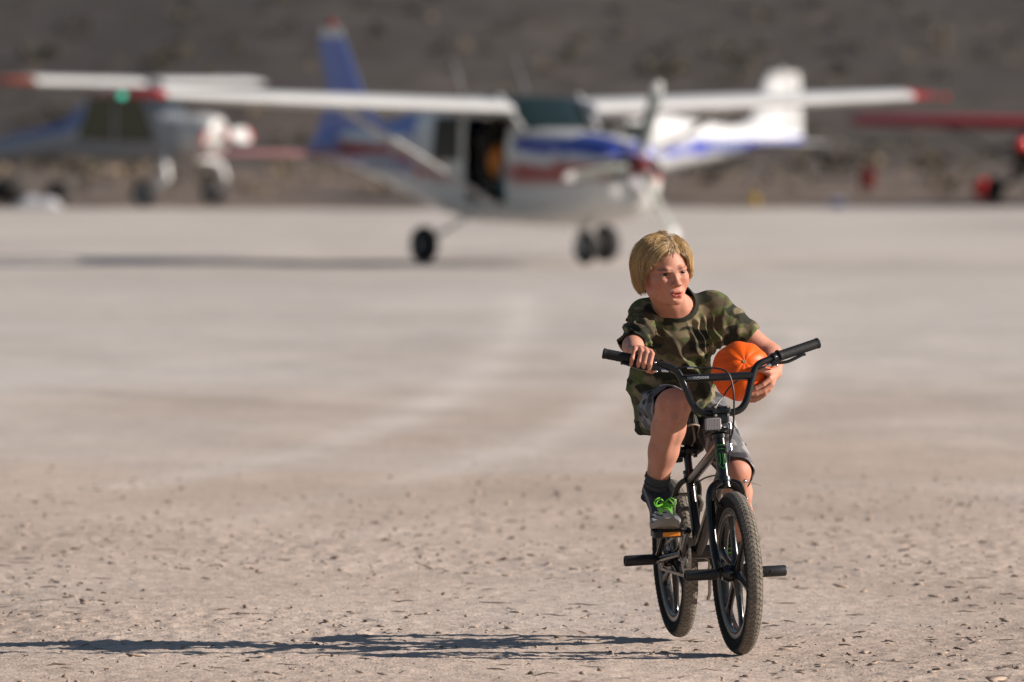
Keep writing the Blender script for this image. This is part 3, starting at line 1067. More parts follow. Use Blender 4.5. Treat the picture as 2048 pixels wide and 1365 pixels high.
mb = MB()
left = catmull(bar_side(-1), 5); right = catmull(bar_side(1), 5)
mb.tube(left[::-1] + right[1:], .0112, 14)
bar = mb.build('handlebar', M_black, bike)
mb = MB(); mb.tube([H(-.115, .113), H(.115, .113)], .0125, 40)
cross = mb.build('crossbar', M_black, bike)
gripA, gripB = {}, {}
for s in (-1, 1):
    g0, g1 = H(s * .205, .1682, .019), H(s * .3455, .2037, .0502)
    gripA[s], gripB[s] = g0, g1
    d = (g1 - g0); Lg = d.length; d.normalize()
    prof = [(0, .010), (0, .0205), (.004, .0210), (.0065, .0165)]
    k = 22
    for i in range(k):
        h = .008 + (Lg - .014) * i / (k - 1)
        prof.append((h, .0158 + (.0007 if i % 2 else 0)))
    prof += [(Lg - .004, .0172), (Lg + .001, .0168), (Lg + .003, .010), (Lg + .003, .0001)]
    mb = MB(); mb.lathe(prof, g0, d, n=20)
    mb.build('grip', M_rubber, bike)
    # brake lever: clamp, housing and blade below the grip
    dn = (-bar_up + sF * 0.55).normalized()
    c = g0 - d * .012
    lev = MB()
    lev.lathe([(-.009, .0112), (-.009, .0165), (.009, .0165), (.009, .0112)], c, d, n=16)
    lev.box(c + dn * .018 + d * .002, (.042, .018, .016), (d, dn.cross(d), dn), bev=.004)
    lever = lev.build('brake_lever', M_black, bike)
    bl = MB()
    q0 = c + dn * .024 + d * .012
    bl.tube(catmull([q0, q0 + d * .030 + dn * .006, q0 + d * .060 + dn * .003, q0 + d * .088 - dn * .001, q0 + d * .098 + dn * .004], 4), [.0062] * 13 + [.0050] * 4, 8, flat=.7)
    bl.build('lever_blade', M_black, lever)
    br = MB()
    p0 = c + dn * .020 - d * .020
    br.lathe([(0, .001), (0, .0058), (.010, .0058), (.011, .0045), (.022, .0040), (.022, .001)], p0, -d, n=12)
    br.build('barrel_adjuster', M_chrome, lever)
    bt = MB(); bt.ball(c - dn * .004 - sF * -.016, .0042); bt.ball(c + dn * .030 + sF * .006, .0042)
    bt.build('lever_bolt', M_chrome, lever)

# printed name on the crossbar
def lettering(txt, size, name, parent, place, m):
    cu = bpy.data.curves.new(name, 'FONT'); cu.body = txt; cu.size = size; cu.align_x = 'CENTER'
    cu.resolution_u = 3
    cu.offset = size * 0.018
    tmp = bpy.data.objects.new(name + '_tmp', cu); COL.objects.link(tmp)
    bpy.context.view_layer.update()
    dg = bpy.context.evaluated_depsgraph_get()
    me = bpy.data.meshes.new_from_object(tmp.evaluated_get(dg))
    bpy.data.objects.remove(tmp)
    for v in me.vertices:
        v.co = place(v.co.x, v.co.y)
    me.update()
    return link(name, me, parent, m, smooth=False)


def on_cross(x, y):
    r = .0130
    a = max(-1.2, min(1.2, (y - .0045) / r))
    c = H(-.064 + x, .113)
    out = sL.cross(bar_up).normalized()
    out = out if out.y < 0 else -out
    return c + out * (r * math.cos(a)) + bar_up * (r * math.sin(a))


lettering('mongoose', .0165, 'lettering', cross, on_cross, M_sil)

# front reflector on its bracket
rc_ = S(.832, -.034, .716)
mb = MB(); mb.box(rc_, (.014, .052, .043), (sF, sL, sU), bev=.006)
refl = mb.build('front_reflector', M_clear, bike)
for k in range(9):
    t = MB(); t.box(rc_ + sF * .0072 + sL * (-.020 + .005 * k), (.002, .0028, .034), (sF, sL, sU)); t.build('lens_rib', M_clear, refl)
mb = MB(); mb.tube([rc_ - sF * .005 - sU * .01, S(.79, -.02, .70), S(.775, -.008, .700)], .005, 8)
mb.build('reflector_bracket', M_black, bike)

# cables
def cable(name, pts, r=.0026, m=None):
    mb = MB(); mb.tube(catmull(pts, 8), r, 7); return mb.build(name, m or M_satin, bike)


c0 = gripA[-1] + (gripA[-1] - gripB[-1]).normalized() * .050 - bar_up * .018
cable('brake_cable', [c0, H(-.11, .150, -.02), H(-.060, .146, -.03), H(-.010, .143, -.04), H(.022, .128, -.05), H(.034, .092, -.05), H(.037, .04, -.045), S(.815, .034, .70), S(.80, .026, .66), S(.80, .024, .625)], .0030)
mb = MB(); mb.tube([H(-.098, .1478, -.0225), H(-.078, .1468, -.027)], .0046, 10); mb.build('cable_ferrule', M_chrome, bike)
c1 = gripA[1] + (gripA[1] - gripB[1]).normalized() * .050 - bar_up * .018
cable('brake_cable', [c1, H(.150, .140, -.012), H(.095, .113, .018), H(.050, .085, .022), H(.020, .052, .02), H(-.012, .018, .0), S(.81, -.020, .715), S(.795, -.024, .690)], .0026)
cable('brake_cable', [S(.782, .0, .70), S(.79, .010, .69), S(.79, .026, .70), S(.785, .029, .66), S(.79, .022, .60), B(.74, .02, .56), B(.45, .016, .53), B(.30, .012, .50)], .0026)
for f_, l_, u_ in ((.803, .026, .705), (.800, .026, .640)):
    mb = MB(); mb.lathe([(-.011, .001), (-.011, .0062), (.011, .0062), (.011, .001)], S(f_, l_, u_), ST_AX, n=10); mb.build('cable_ferrule', M_chrome, bike)

# seat post, clamp, saddle
sp_d = (ST_hi - ST_lo).normalized()
mb = MB(); mb.tube([ST_hi - sp_d * .05, ST_hi + sp_d * .072], .0125, 16); mb.build('seat_post', M_black, bike)
mb = MB(); mb.lathe([(-.012, .0155), (-.012, .0205), (-.004, .0205), (-.004, .018), (.004, .018), (.004, .0205), (.012, .0205), (.012, .0130)], ST_hi, sp_d, n=20)
mb.build('seat_collar', M_frame, bike)
sc_c = ST_hi + sp_d * .080
mb = MB()
prof = [(-.036, .001), (-.036, .015), (-.030, .020), (-.022, .020), (-.020, .013), (-.008, .013), (-.006, .018), (.006, .018), (.008, .013), (.020, .013), (.022, .020), (.030, .020), (.036, .015), (.036, .001)]
mb.lathe(prof, sc_c, bL, n=18)
for s in (-1, 1):
    for k in range(12):
        a = k * math.pi / 6
        mb.box(sc_c + bL * (s * .026) + (bF * math.cos(a) + bU * math.sin(a)) * .0205, (.006, .010, .005), (bF * math.cos(a) + bU * math.sin(a), bL, -bF * math.sin(a) + bU * math.cos(a)))
mb.build('seat_clamp', M_black, bike)
TILT = R_(27)
sdF = (bF * math.cos(TILT) + bU * math.sin(TILT)).normalized(); sdU = (bU * math.cos(TILT) - bF * math.sin(TILT)).normalized()
sd_o = sc_c + sdU * .056 + sdF * .010
outline = [(-.110, .030), (-.102, .056), (-.080, .070), (-.050, .070), (-.015, .054), (.020, .038), (.060, .029), (.100, .025), (.125, .020), (.135, .008)]
def saddle_shell(off, drop):
    rings = []
    for x, hw in outline:
        ring = []
        for j in range(13):
            t = -1 + 2 * j / 12
            y = hw * math.sin(t * math.pi / 2) - off * (1 if t > 0 else -1) * abs(t)
            z = .016 * (1 - t * t) + .006 * math.cos((x + .02) * 20) - drop * abs(t) ** 5 - off
            ring.append(sd_o + sdF * x + bL * y + sdU * z)
        rings.append(ring)
    return rings


mb = MB()
A_, I_ = saddle_shell(0, .026), saddle_shell(.005, .022)
mb.loft(A_, closed=False); mb.loft(I_, closed=False)
saddle = mb.build('saddle', M_saddle, bike, sharp=60)
mb = MB()
edge = [r[0] for r in A_] + [r[-1] for r in A_][::-1]
edge = [e - sdU * .0015 for e in edge]
mb.tube(edge + [edge[0]], .0032, 6); mb.build('saddle_edge', M_saddle_rim, saddle)
for s in (-1, 1):
    mb = MB(); mb.tube(catmull([sd_o + sdF * .085 + bL * (s * .010) - sdU * .012, sd_o + sdF * .03 + bL * (s * .021) - sdU * .036, sd_o - sdF * .04 + bL * (s * .022) - sdU * .034, sd_o - sdF * .085 + bL * (s * .034) - sdU * .012], 4), .0036, 8)
    mb.build('saddle_rail', M_steel, saddle)
mb = MB(); mb.box(B(.248, -.026, .598), (.020, .030, .050), (bF, bL, bU), bev=.004); mb.tube([B(.248, -.026, .595), B(.265, 0, .593)], .006, 8)
mb.build('rear_reflector', M_black, bike)

# cranks, chainring, chain, pedals
CA = math.atan2(.075, .150)      # right crank: forward and up
CR = .168
crF = bF * math.cos(CA) + bU * math.sin(CA)
ped = {}
for s in (-1, 1):
    e = crF if s < 0 else -crF
    base_ = BBc + bL * (s * .052)
    end = BBc + bL * (s * .062) + e * CR
    mb = MB()
    mb.tube([base_ - e * .012, base_ + e * .02, end - e * .02, end + e * .010], [.0135, .0125, .0105, .0115], 12, flat=.72, ref=e.cross(bL))
    mb.tube([BBc + bL * (s * .03), BBc + bL * (s * .064)], .0115, 12)
    mb.build('crank_arm', M_frame, bike)
    pc = end + bL * (s * .068)
    ped[s] = pc
    pf = (bF * math.cos(R_(-4)) + bU * math.sin(R_(-4))); pu = (bU * math.cos(R_(-4)) - bF * math.sin(R_(-4)))
    pd = MB()
    for q in (-1, 1):
        pd.box(pc + pf * (q * .031), (.010, .092, .024), (pf, bL, pu), bev=.003)
        pd.box(pc + bL * (q * .044), (.052, .009, .022), (pf, bL, pu), bev=.003)
        for t in (-.03, -.015, 0, .015, .03):
            pd.box(pc + pf * (q * .031) + bL * t + pu * .0135, (.006, .006, .004), (pf, bL, pu))
    pd.tube([end, pc + bL * (s * .044)], .008, 10)
    pedal = pd.build('pedal', M_satin, bike)
    for q in (-1, 1):
        rf = MB(); rf.box(pc + pf * (q * .0372) - bL * (s * .006), (.004, .056, .0145), (pf, bL, pu), bev=.0015); rf.build('pedal_reflector', M_amber, pedal)
cr_c = BBc - bL * .044
mb = MB()
teeth = 36
prof_o = []
for i in range(teeth * 4):
    a = 2 * math.pi * i / (teeth * 4)
    r = .0735 + (.0022 if i % 4 in (1, 2) else -.0018)
    prof_o.append((r * math.cos(a), r * math.sin(a)))
inner = [(.052 * math.cos(2 * math.pi * i / (teeth * 4)), .052 * math.sin(2 * math.pi * i / (teeth * 4))) for i in range(teeth * 4)]
k = len(prof_o)
for sgn in (-1, 1):
    pass
vs = [cr_c + bF * a + bU * b_ + bL * q for q in (-.002, .002) for a, b_ in prof_o] + [cr_c + bF * a + bU * b_ + bL * q for q in (-.002, .002) for a, b_ in inner]
fs = []
for j in range(k):
    j2 = (j + 1) % k
    fs += [(j, j2, k + j2, k + j), (2 * k + j, 3 * k + j, 3 * k + j2, 2 * k + j2), (j, 2 * k + j, 2 * k + j2, j2), (k + j, k + j2, 3 * k + j2, 3 * k + j)]
mb._add(vs, fs)
for q in range(5):
    a = q * 2 * math.pi / 5 + .3
    d = bF * math.cos(a) + bU * math.sin(a)
    mb.tube([cr_c, cr_c + d * .055], [.012, .007], 8, flat=.3, ref=d.cross(bL))
mb.build('chainring', M_steel, bike)
cg = rw_c - bL * .044
mb = MB(); mb.lathe([(-.002, .012), (-.002, .031), (.002, .031), (.002, .012)], cg, bL, n=24); mb.build('rear_cog', M_steel, bike)
loop = []
for i in range(19):
    a = -math.pi / 2 + math.pi * i / 18 + .12
    loop.append(cr_c + (bF * math.cos(a) + bU * math.sin(a)) * .0755)
for i in range(15):
    a = math.pi / 2 + math.pi * i / 14 + .12
    loop.append(cg + (bF * math.cos(a) + bU * math.sin(a)) * .0325)
loop.append(loop[0])
dense = []
for a, b_ in zip(loop[:-1], loop[1:]):
    kk = max(1, int((b_ - a).length / .0127))
    dense += [a.lerp(b_, t / kk) for t in range(kk)]
mb = MB()
for a, b_ in zip(dense, dense[1:] + dense[:1]):
    d = (b_ - a)
    if d.length < 1e-4: continue
    mb.box((a + b_) / 2, (d.length * .92, .007, .0085), (d.normalized(), bL, d.normalized().cross(bL)))
mb.build('chain', M_steel, bike)
# rear brake and kick stand
mb = MB()
for s in (-1, 1):
    mb.tube(catmull([B(.235, s * .034, .468), B(.245, s * .046, .445), B(.225, s * .044, .415)], 4), .006, 8)
mb.tube([B(.245, -.03, .470), B(.245, .03, .470)], .006, 8)
mb.build('rear_brake', M_steel, bike)
mb = MB(); mb.tube([B(.325, .028, .272), B(.30, .050, .262), B(.24, .058, .15), B(.20, .060, .13)], .0058, 8); mb.build('kick_stand', M_steel, bike)
# ================================================================== the pumpkin
PC = P(1482, 743, 26.855)
PR = 0.0945
pk_ax = Vector((0.10, -0.90, 0.40)).normalized()      # blossom end, turned to the viewer and a little up
pumpkin = empty('pumpkin', tuple(PC - Vector((0, 0, PR))), 'small bright orange ribbed pumpkin held under the arm', 'pumpkin')
WORLD_ROOTS.add(pumpkin.name)
px_ = pk_ax.orthogonal().normalized(); py_ = pk_ax.cross(px_)
na, nb = 180, 70
a = np.linspace(0, 2 * np.pi, na, endpoint=False)[:, None]; t = np.linspace(0.0, np.pi, nb)[None]
rib = 0.5 + 0.5 * np.cos(a * 9 + 0.7 * np.sin(a * 2) + 0.3)
rad = PR * (0.972 + 0.032 * rib ** 0.8 * np.sin(t) ** 0.8 + 0.010 * np.sin(a * 2 + 1) * np.sin(t) + 0.008 * noise2(a * 3, t * 3, 4))
dim = 0.055 * np.exp(-(t / 0.20) ** 2) + 0.16 * np.exp(-((np.pi - t) / 0.30) ** 2)
pr = rad * np.sin(t) * (1 + 0 * dim) * 1.01; pz = rad * np.cos(t) * 0.92 * (1 - dim)
pr = np.maximum(pr, 1e-5)
axm = np.array([list(px_), list(py_), list(pk_ax)])
pv = (pr * np.cos(a))[..., None] * axm[0] + (pr * np.sin(a))[..., None] * axm[1] + pz[..., None] * axm[2] + np.array(PC)
ia, ib = np.meshgrid(np.arange(na), np.arange(nb - 1), indexing='ij')
i2 = (ia + 1) % na
pf = np.stack([(ia * nb + ib).ravel(), (ia * nb + ib + 1).ravel(), (i2 * nb + ib + 1).ravel(), (i2 * nb + ib).ravel()], 1)
pme = np_mesh('rind', pv.reshape(-1, 3), pf)
streak = noise2(a * 30, t * 1.5, 8) * 0.5 + noise2(a * 70, t * 2.0, 12) * 0.5
pc = np.array([0.90, 0.112, 0.006])[None, None] * (1 + 0.035 * streak[..., None]) + np.array([0.05, 0.06, 0.01]) * np.clip(streak, 0, 1)[..., None]
pc = pc * (0.93 + 0.07 * rib[..., None])
set_col(pme, pc.reshape(-1, 3))
M_pk = mat('pumpkin_rind', attr='Col', rough=0.46, spec=0.35, var=0.06, vscale=30, bump=0.08, bscale=90)
link('rind', pme, pumpkin, M_pk)
mb = MB()
sc_o = PC + pk_ax * (PR * 0.92 * 0.930)
mb.lathe([(-.002, .0062), (.0008, .0060), (.0018, .0045), (.0010, .0025), (.0016, .0012), (.0012, .0001)], sc_o, pk_ax, n=14)
mb.build('blossom_scar', mat('scar', (0.33, 0.25, 0.11), rough=0.8), pumpkin)
mb = MB()
st0 = PC - pk_ax * (PR * 0.80)
mb.tube([st0, st0 - pk_ax * .012, st0 - pk_ax * .022 + px_ * .004], [.011, .008, .0085], 7)
mb.build('stem', mat('pumpkin_stem', (0.16, 0.15, 0.06), rough=0.8), pumpkin)

# ================================================================== the child
rider = empty('person', tuple(P(1352, 840, 27.2)), 'child in a camouflage shirt and grey shorts riding the bicycle, hugging a pumpkin', 'person')
WORLD_ROOTS.add(rider.name)
V3 = lambda v: np.array([v[0], v[1], v[2]], float)

# joints
pelvis = P(1350, 815, 27.20); belly = P(1341, 752, 27.155); chest = P(1347, 680, 27.105); upch = P(1351, 634, 27.085)
nkb = P(1349, 617, 27.06)
RS, LS = P(1291, 633, 27.085), P(1424, 618, 27.10)
RE, RWr = P(1266, 692, 26.875), P(1268, 702, 26.715)
LE, LWr = P(1541, 709, 27.085), P(1548, 744, 26.915)
RH, LH = P(1318, 824, 27.205), P(1414, 816, 27.205)
RK, RA = P(1347, 812, 26.880), P(1311, 975, 26.985)
LK, LA = P(1472, 943, 26.935), P(1482, 1085, 27.19)
lat = (LS - RS).normalized()

# head frame
YAW, ROLL, NOD = R_(23), R_(7), R_(-1)
hY = Vector((math.sin(YAW), -math.cos(YAW), -math.sin(NOD))).normalized()
hX = Vector((math.cos(YAW), math.sin(YAW), 0)); hZ = hX.cross(hY).normalized()
if hZ.z < 0: hZ = -hZ
hX, hZ = hX * math.cos(ROLL) + hZ * math.sin(ROLL), hZ * math.cos(ROLL) - hX * math.sin(ROLL)
hO = P(1328, 547, 26.94)
HS = 0.00101


def HL(x, y, z):
    return hO + (hX * x + hY * y + hZ * z) * HS


hax = (hX, hY, hZ)
sd = SDF((0.30, 26.52, 0.26), (0.90, 27.38, 1.325), 0.0021)

# trunk (kept a little inside the clothes)
sd.ecap(V3(pelvis + Vector((0, 0, .040))), V3(belly), (.100, .078), (.100, .076), V3(lat))
sd.ecap(V3(belly), V3(chest), (.100, .076), (.112, .078), V3(lat), k=.02)
sd.ecap(V3(chest), V3(upch), (.112, .078), (.100, .060), V3(lat), k=.02)
sd.cap(V3(RS), V3(upch), .042, .055, k=.03); sd.cap(V3(LS), V3(upch), .042, .055, k=.03)
# neck
sd.cap(V3(upch.lerp(nkb, .8)), V3(HL(0, -14, -58)), .045, .043, k=.03)
sd.cap(V3(nkb + (LS - nkb) * .35), V3(HL(18, -22, -60)), .024, .022, k=.03)
sd.cap(V3(nkb + (RS - nkb) * .35), V3(HL(-18, -22, -60)), .024, .022, k=.03)
for s in (-1, 1):      # neck tendons to the pit of the throat
    sd.cap(V3(HL(s * 42, -6, -52)), V3(nkb + hY * .040 + lat * (s * .012) - Vector((0, 0, .004))), .012, .010, k=.018)
# skull, face, jaw
sd.ell(V3(HL(0, -10, 26)), [70 * HS, 89 * HS, 76 * HS], hax, k=.012)
sd.ell(V3(HL(0, 20, -22)), [54.5 * HS, 61 * HS, 60 * HS], hax, k=.030)
sd.ell(V3(HL(0, 30, -58)), [38 * HS, 43 * HS, 36 * HS], hax, k=.022)
for s in (-1, 1):
    sd.cap(V3(HL(s * 45, -2, -48)), V3(HL(s * 13, 62, -84)), .013, .011, k=.022)       # jaw line
    sd.ell(V3(HL(s * 34, 54, -30)), [.0205, .020, .024], hax, k=.018)                    # cheek
    sd.cap(V3(HL(s * 34, 68, -16)), V3(HL(s * 52, 40, -14)), .011, .011, k=.014)        # cheek bone
sd.ell(V3(HL(0, 68, -85)), [.015, .013, .013], hax, k=.014)                              # chin
sd.ell(V3(HL(0, 67.5, -62)), [.026, .0140, .018], hax, k=.016)                              # mouth mound
# eye sockets, brows
for s in (-1, 1):
    sd.ell(V3(HL(s * 31, 85, -1)), [.018, .0115, .0105], hax, k=.012, op='cut')
    sd.chain([V3(HL(s * 9, 82, 8)), V3(HL(s * 25, 81.0, 11.5)), V3(HL(s * 46, 66.5, 12))], [.0046, .0048, .0040], k=.014)
# nose
sd.cap(V3(HL(0, 78, 4)), V3(HL(0, 92.5, -30)), .0066, .0084, k=.011)
sd.ell(V3(HL(0, 94.5, -32.5)), [.0096, .0090, .0085], hax, k=.005)
for s in (-1, 1):
    sd.ell(V3(HL(s * 11, 86, -36)), [.0068, .0085, .0066], hax, k=.005)
for s in (-1, 1):
    sd.ell(V3(HL(s * 6.2, 93, -42)), [.0040, .0055, .0042], hax, k=.002, op='cut')
    sd.cap(V3(HL(s * 4.6, 91.5, 12)), V3(HL(s * 5.4, 90, 24)), .0018, .0014, k=.002, op='cut')       # frown lines
    # lids: ball of the eye under skin, with a narrow slit
    sd.ell(V3(HL(s * 31, 64.5, -1)), [.0142, .0142, .0142], hax, k=.004)
    sd.cap(V3(HL(s * 19, 77.5, -2)), V3(HL(s * 44, 72.5, .5)), .0028, .0022, k=.0015, op='cut')
    sd.cap(V3(HL(s * 27, 80, -1.2)), V3(HL(s * 37, 79, -.8)), .0046, .0046, k=.0015, op='cut')
# lips, parted
sd.chain([V3(HL(-21, 72.5, -64.5)), V3(HL(-9, 79.4, -59.5)), V3(HL(0, 80.4, -60)), V3(HL(9, 79.4, -59.5)), V3(HL(21, 72.5, -64.5))], [.0026, .0042, .0040, .0042, .0026], k=.005)
sd.chain([V3(HL(-19, 74, -67)), V3(HL(-8, 78.6, -71)), V3(HL(8, 78.6, -71)), V3(HL(19, 74, -67))], [.0028, .0052, .0052, .0028], k=.005)
sd.ell(V3(HL(0, 85, -65.3)), [.0145, .0115, .0021], hax, k=.0015, op='cut')
sd.ell(V3(HL(0, 82, -80)), [.014, .005, .0035], hax, k=.006, op='cut')
# ears
for s in (-1, 1):
    sd.ell(V3(HL(s * 68, -10, -14)), [.008, .016, .028], hax, k=.006)
    sd.ell(V3(HL(s * 76, -6, -12)), [.006, .009, .017], hax, k=.004, op='cut')
    sd.ell(V3(HL(s * 66, -3, -37)), [.006, .008, .009], hax, k=.005)
# arms
sd.chain([V3(RS), V3(RS.lerp(RE, .5)), V3(RE)], [.042, .036, .031], k=.015)
sd.chain([V3(RE), V3(RE.lerp(RWr, .35)), V3(RWr)], [.031, .0315, .0235], k=.015)
sd.chain([V3(LS), V3(LS.lerp(LE, .5)), V3(LE)], [.044, .040, .034], k=.015)
sd.chain([V3(LE), V3(LE.lerp(LWr, .35)), V3(LWr)], [.035, .0350, .0255], k=.015)
# legs
sd.chain([V3(RH), V3(RH.lerp(RK, .5)), V3(RK)], [.074, .062, .050], k=.02)
sh = RK - RA
shr = Vector((0, 1, 0))
sd.chain([V3(RK), V3(RA + sh * .72 + shr * .010), V3(RA + sh * .45 + shr * .006), V3(RA)], [.050, .0500, .0440, .0330], k=.025)
sd.ell(V3(RK + Vector((.002, -.026, .004))), [.028, .026, .032], k=.02)
sd.ell(V3(RK + Vector((.004, -.046, .002))), [.021, .012, .025], k=.012)
for s in (-1, 1):
    sd.ell(V3(RK + Vector((s * .034, -.052, -.004))), [.009, .014, .020], k=.014, op='cut')
sd.cap(V3(RK + Vector((.003, -.044, -.040))), V3(RA + Vector((.002, -.028, .030))), .013, .010, k=.018)
sd.ell(V3(RK + Vector((.003, -.048, -.046))), [.014, .010, .013], k=.012)
sd.chain([V3(LH), V3(LH.lerp(LK, .5)), V3(LK)], [.058, .054, .044], k=.02)
sh = LK - LA
sd.chain([V3(LK), V3(LA + sh * .70 + Vector((0, .012, 0))), V3(LA + sh * .42), V3(LA)], [.043, .0430, .0390, .0320], k=.022)
sd.ell(V3(LK + Vector((.0, -.020, .0))), [.024, .024, .027], k=.02)

# right hand, closed over the grip
gd = (gripB[-1] - gripA[-1]).normalized()
g_up = (Vector((0, 0, 1)) - gd * gd.z).normalized(); g_re = gd.cross(g_up).normalized()
if g_re.y < 0: g_re = -g_re


def gp(s_, th, r):
    th = R_(th)
    return gripA[-1] + gd * s_ + (g_re * math.cos(th) + g_up * math.sin(th)) * r


fing = [(.000, .031, .0), (.0165, .034, .0), (.0330, .033, -3), (.0515, .0290, -14)]
for (s_, kr, da), fr, spread in zip(fing, (.0078, .0082, .0079, .0070), (.0, .001, .002, .006)):
    kn = gp(.010 + s_ * .88, 66, kr + .006)
    p1 = gp(s_ + spread * .6, 122 + da, .0335); p2 = gp(s_ + spread, 188 + da, .0285); p3 = gp(s_ + spread, 240 + da, .0255)
    sd.chain([V3(kn), V3(p1)], [fr * 1.14, fr * 1.06], k=.005)
    sd.chain([V3(p1), V3(p2)], [fr * 1.06, fr * .97], k=.0025)
    sd.chain([V3(p2), V3(p3)], [fr * .97, fr * .84], k=.0025)
kmid = gp(.031, 66, .036)
sd.ecap(V3(RWr), V3(kmid.lerp(RWr, .18)), (.0225, .0170), (.0310, .0150), V3(gd), k=.012)
sd.cap(V3(gp(.006, 60, .030)), V3(gp(.046, 58, .030)), .0115, .0105, k=.010)
sd.chain([V3(RWr.lerp(kmid, .35) - gd * .016), V3(gp(-.010, 0, .032)), V3(gp(-.008, -58, .028)), V3(gp(.002, -110, .0265))], [.0125, .0105, .0092, .0078], k=.006)

# left hand, spread over the side of the pumpkin
PSC = 17067 / 26.86


def pk(u, v, off):
    c = P(u, v, 26.80)
    dx, dz = (u - 1482) / PSC, -(v - 743) / PSC
    r = PR + off
    q = r * r - dx * dx - dz * dz
    if q > 0:
        return Vector((PC.x + dx, PC.y - math.sqrt(q), PC.z + dz))
    n = math.hypot(dx, dz)
    return Vector((PC.x + dx / n * r, PC.y, PC.z + dz / n * r))


lf = [([(1538, 757), (1525, 768), (1510, 776), (1500, 780)], .0078), ([(1540, 768), (1527, 780), (1511, 787), (1500, 789)], .0081),
      ([(1536, 778), (1524, 789), (1511, 795), (1501, 797)], .0078), ([(1529, 787), (1518, 796), (1508, 801), (1500, 802)], .0069)]
kns = []
for pts, fr in lf:
    o_ = [.016, .0125, .0085, .0065]
    q = [pk(u, v, o) for (u, v), o in zip(pts, o_)]
    kns.append(q[0])
    sd.chain([V3(q[0]), V3(q[1])], [fr * 1.15, fr * 1.06], k=.005)
    sd.chain([V3(q[1]), V3(q[2])], [fr * 1.06, fr * .97], k=.0022)
    sd.chain([V3(q[2]), V3(q[3])], [fr * .97, fr * .83], k=.0022)
km = (kns[0] + kns[1] + kns[2]) / 3
klat = (kns[3] - kns[0]).normalized()
sd.ecap(V3(LWr), V3(km.lerp(LWr, .12)), (.0235, .0185), (.0280, .0145), V3(klat), k=.012)
sd.cap(V3(kns[0].lerp(LWr, .15)), V3(kns[3].lerp(LWr, .15)), .0115, .0105, k=.010)
sd.chain([V3(LWr.lerp(km, .3) - klat * .014), V3(pk(1536, 744, .015)), V3(pk(1522, 738, .0105)), V3(pk(1508, 737, .0075))], [.0130, .0108, .0094, .0078], k=.005)

bv, bf = sd.mesh()
bv = relax(bv, bf, 1, 0.35)

# skin colour and some face shade, painted by place: lips, cheeks, eyes, brows, scalp, knuckles
q = (bv - np.array(hO)) @ np.array([list(hX), list(hY), list(hZ)]).T / HS
hx_, hy_, hz_ = q[:, 0], q[:, 1], q[:, 2]
ishead = (np.linalg.norm(q - np.array([0, 0, 0]), axis=1) < 135)
skin = np.array([0.50, 0.236, 0.162]); colr = np.repeat(skin[None], len(bv), 0)
mott = noise3(bv * 38, 3)[:, None] * 0.6 + noise3(bv * 120, 5)[:, None] * 0.4
colr = colr * (1 + mott * np.array([0.07, 0.13, 0.15]))
freck = sstep(.45, .8, noise3(bv * 330, 15))[:, None]
colr = colr * (1 - freck * np.array([.10, .20, .24]))
def blob(c, r, s=1.0):
    return s * np.exp(-(((hx_ - c[0]) / r[0]) ** 2 + ((hy_ - c[1]) / r[1]) ** 2 + ((hz_ - c[2]) / r[2]) ** 2)) * ishead
def mixc(w, c):
    global colr
    w = np.clip(w, 0, 1)[:, None]
    colr = colr * (1 - w) + np.array(c) * w
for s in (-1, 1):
    mixc(blob((s * 44, 50, -32), (26, 38, 24), .62), (0.42, 0.125, 0.090))  # cheek flush, deepened to stand in for shade on the cheek
    mixc(blob((s * 72, -10, -15), (12, 22, 30), .5), (0.46, 0.15, 0.11))
mixc(blob((0, 98, -35), (11, 14, 12), .5), (0.49, 0.165, 0.12))
lipm = np.maximum(np.exp(-((hz_ + 59.5 + 0.010 * hx_ ** 2) / 3.6) ** 2) * (np.abs(hx_) < 22), np.exp(-((hz_ + 71.5 - 0.012 * hx_ ** 2) / 4.2) ** 2) * (np.abs(hx_) < 18)) * (hy_ > 70) * ishead
mixc(lipm * .95, (0.37, 0.055, 0.048))
mixc(((hy_ < 79.0) & (np.abs(hz_ + 65.5) < 3.2) & (np.abs(hx_) < 14) & (hy_ > 68) & ishead) * .9, (0.10, 0.02, 0.018))
for s in (-1, 1):
    bw = np.exp(-((hz_ - (10.0 + 0.10 * (s * hx_ - 10) - 0.0030 * (s * hx_ - 30) ** 2 + 2)) / 3.0) ** 2) * ((s * hx_ > 8) & (s * hx_ < 48)) * (hy_ > 55) * ishead
    mixc(bw * .80, (0.12, 0.060, 0.034))  # brow hair, darkened to carry painted shade above the lid
    mixc(np.exp(-(((s * hx_ - 31) / 15) ** 2 + ((hz_ - 1.8) / 3.4) ** 2)) * (hy_ > 64) * ishead * .95, (0.07, 0.034, 0.026))  # lashes, with the brow's shadow painted over lid and crease
    mixc(blob((s * 6.2, 92, -42), (5, 7, 4.5), .9), (0.12, 0.035, 0.028))
    mixc(np.exp(-(((s * hx_ - 31) / 15) ** 2 + ((hz_ + 9) / 5) ** 2)) * (hy_ > 60) * ishead * .25, (0.45, 0.20, 0.15))
scalp = sstep(-6, 6, hz_ - 46 + 0.62 * np.clip(30 - hy_, -60, 110)) * ishead * (hz_ > -50)
mixc(scalp * .9, (0.20, 0.125, 0.055))
for c, r in ((RK, .05), (LK, .05)):
    mixc(.30 * np.exp(-(np.linalg.norm(bv - V3(c + Vector((0, -.05, 0))), axis=1) / r) ** 2), (0.45, 0.155, 0.105))
hand = np.minimum(np.linalg.norm(bv - V3(kmid), axis=1), np.linalg.norm(bv - V3(km), axis=1))
mixc(.32 * np.exp(-(hand / .05) ** 2) * (1 + mott[:, 0]), (0.47, 0.175, 0.12))
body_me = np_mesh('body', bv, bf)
set_col(body_me, np.clip(colr, 0.01, 1))
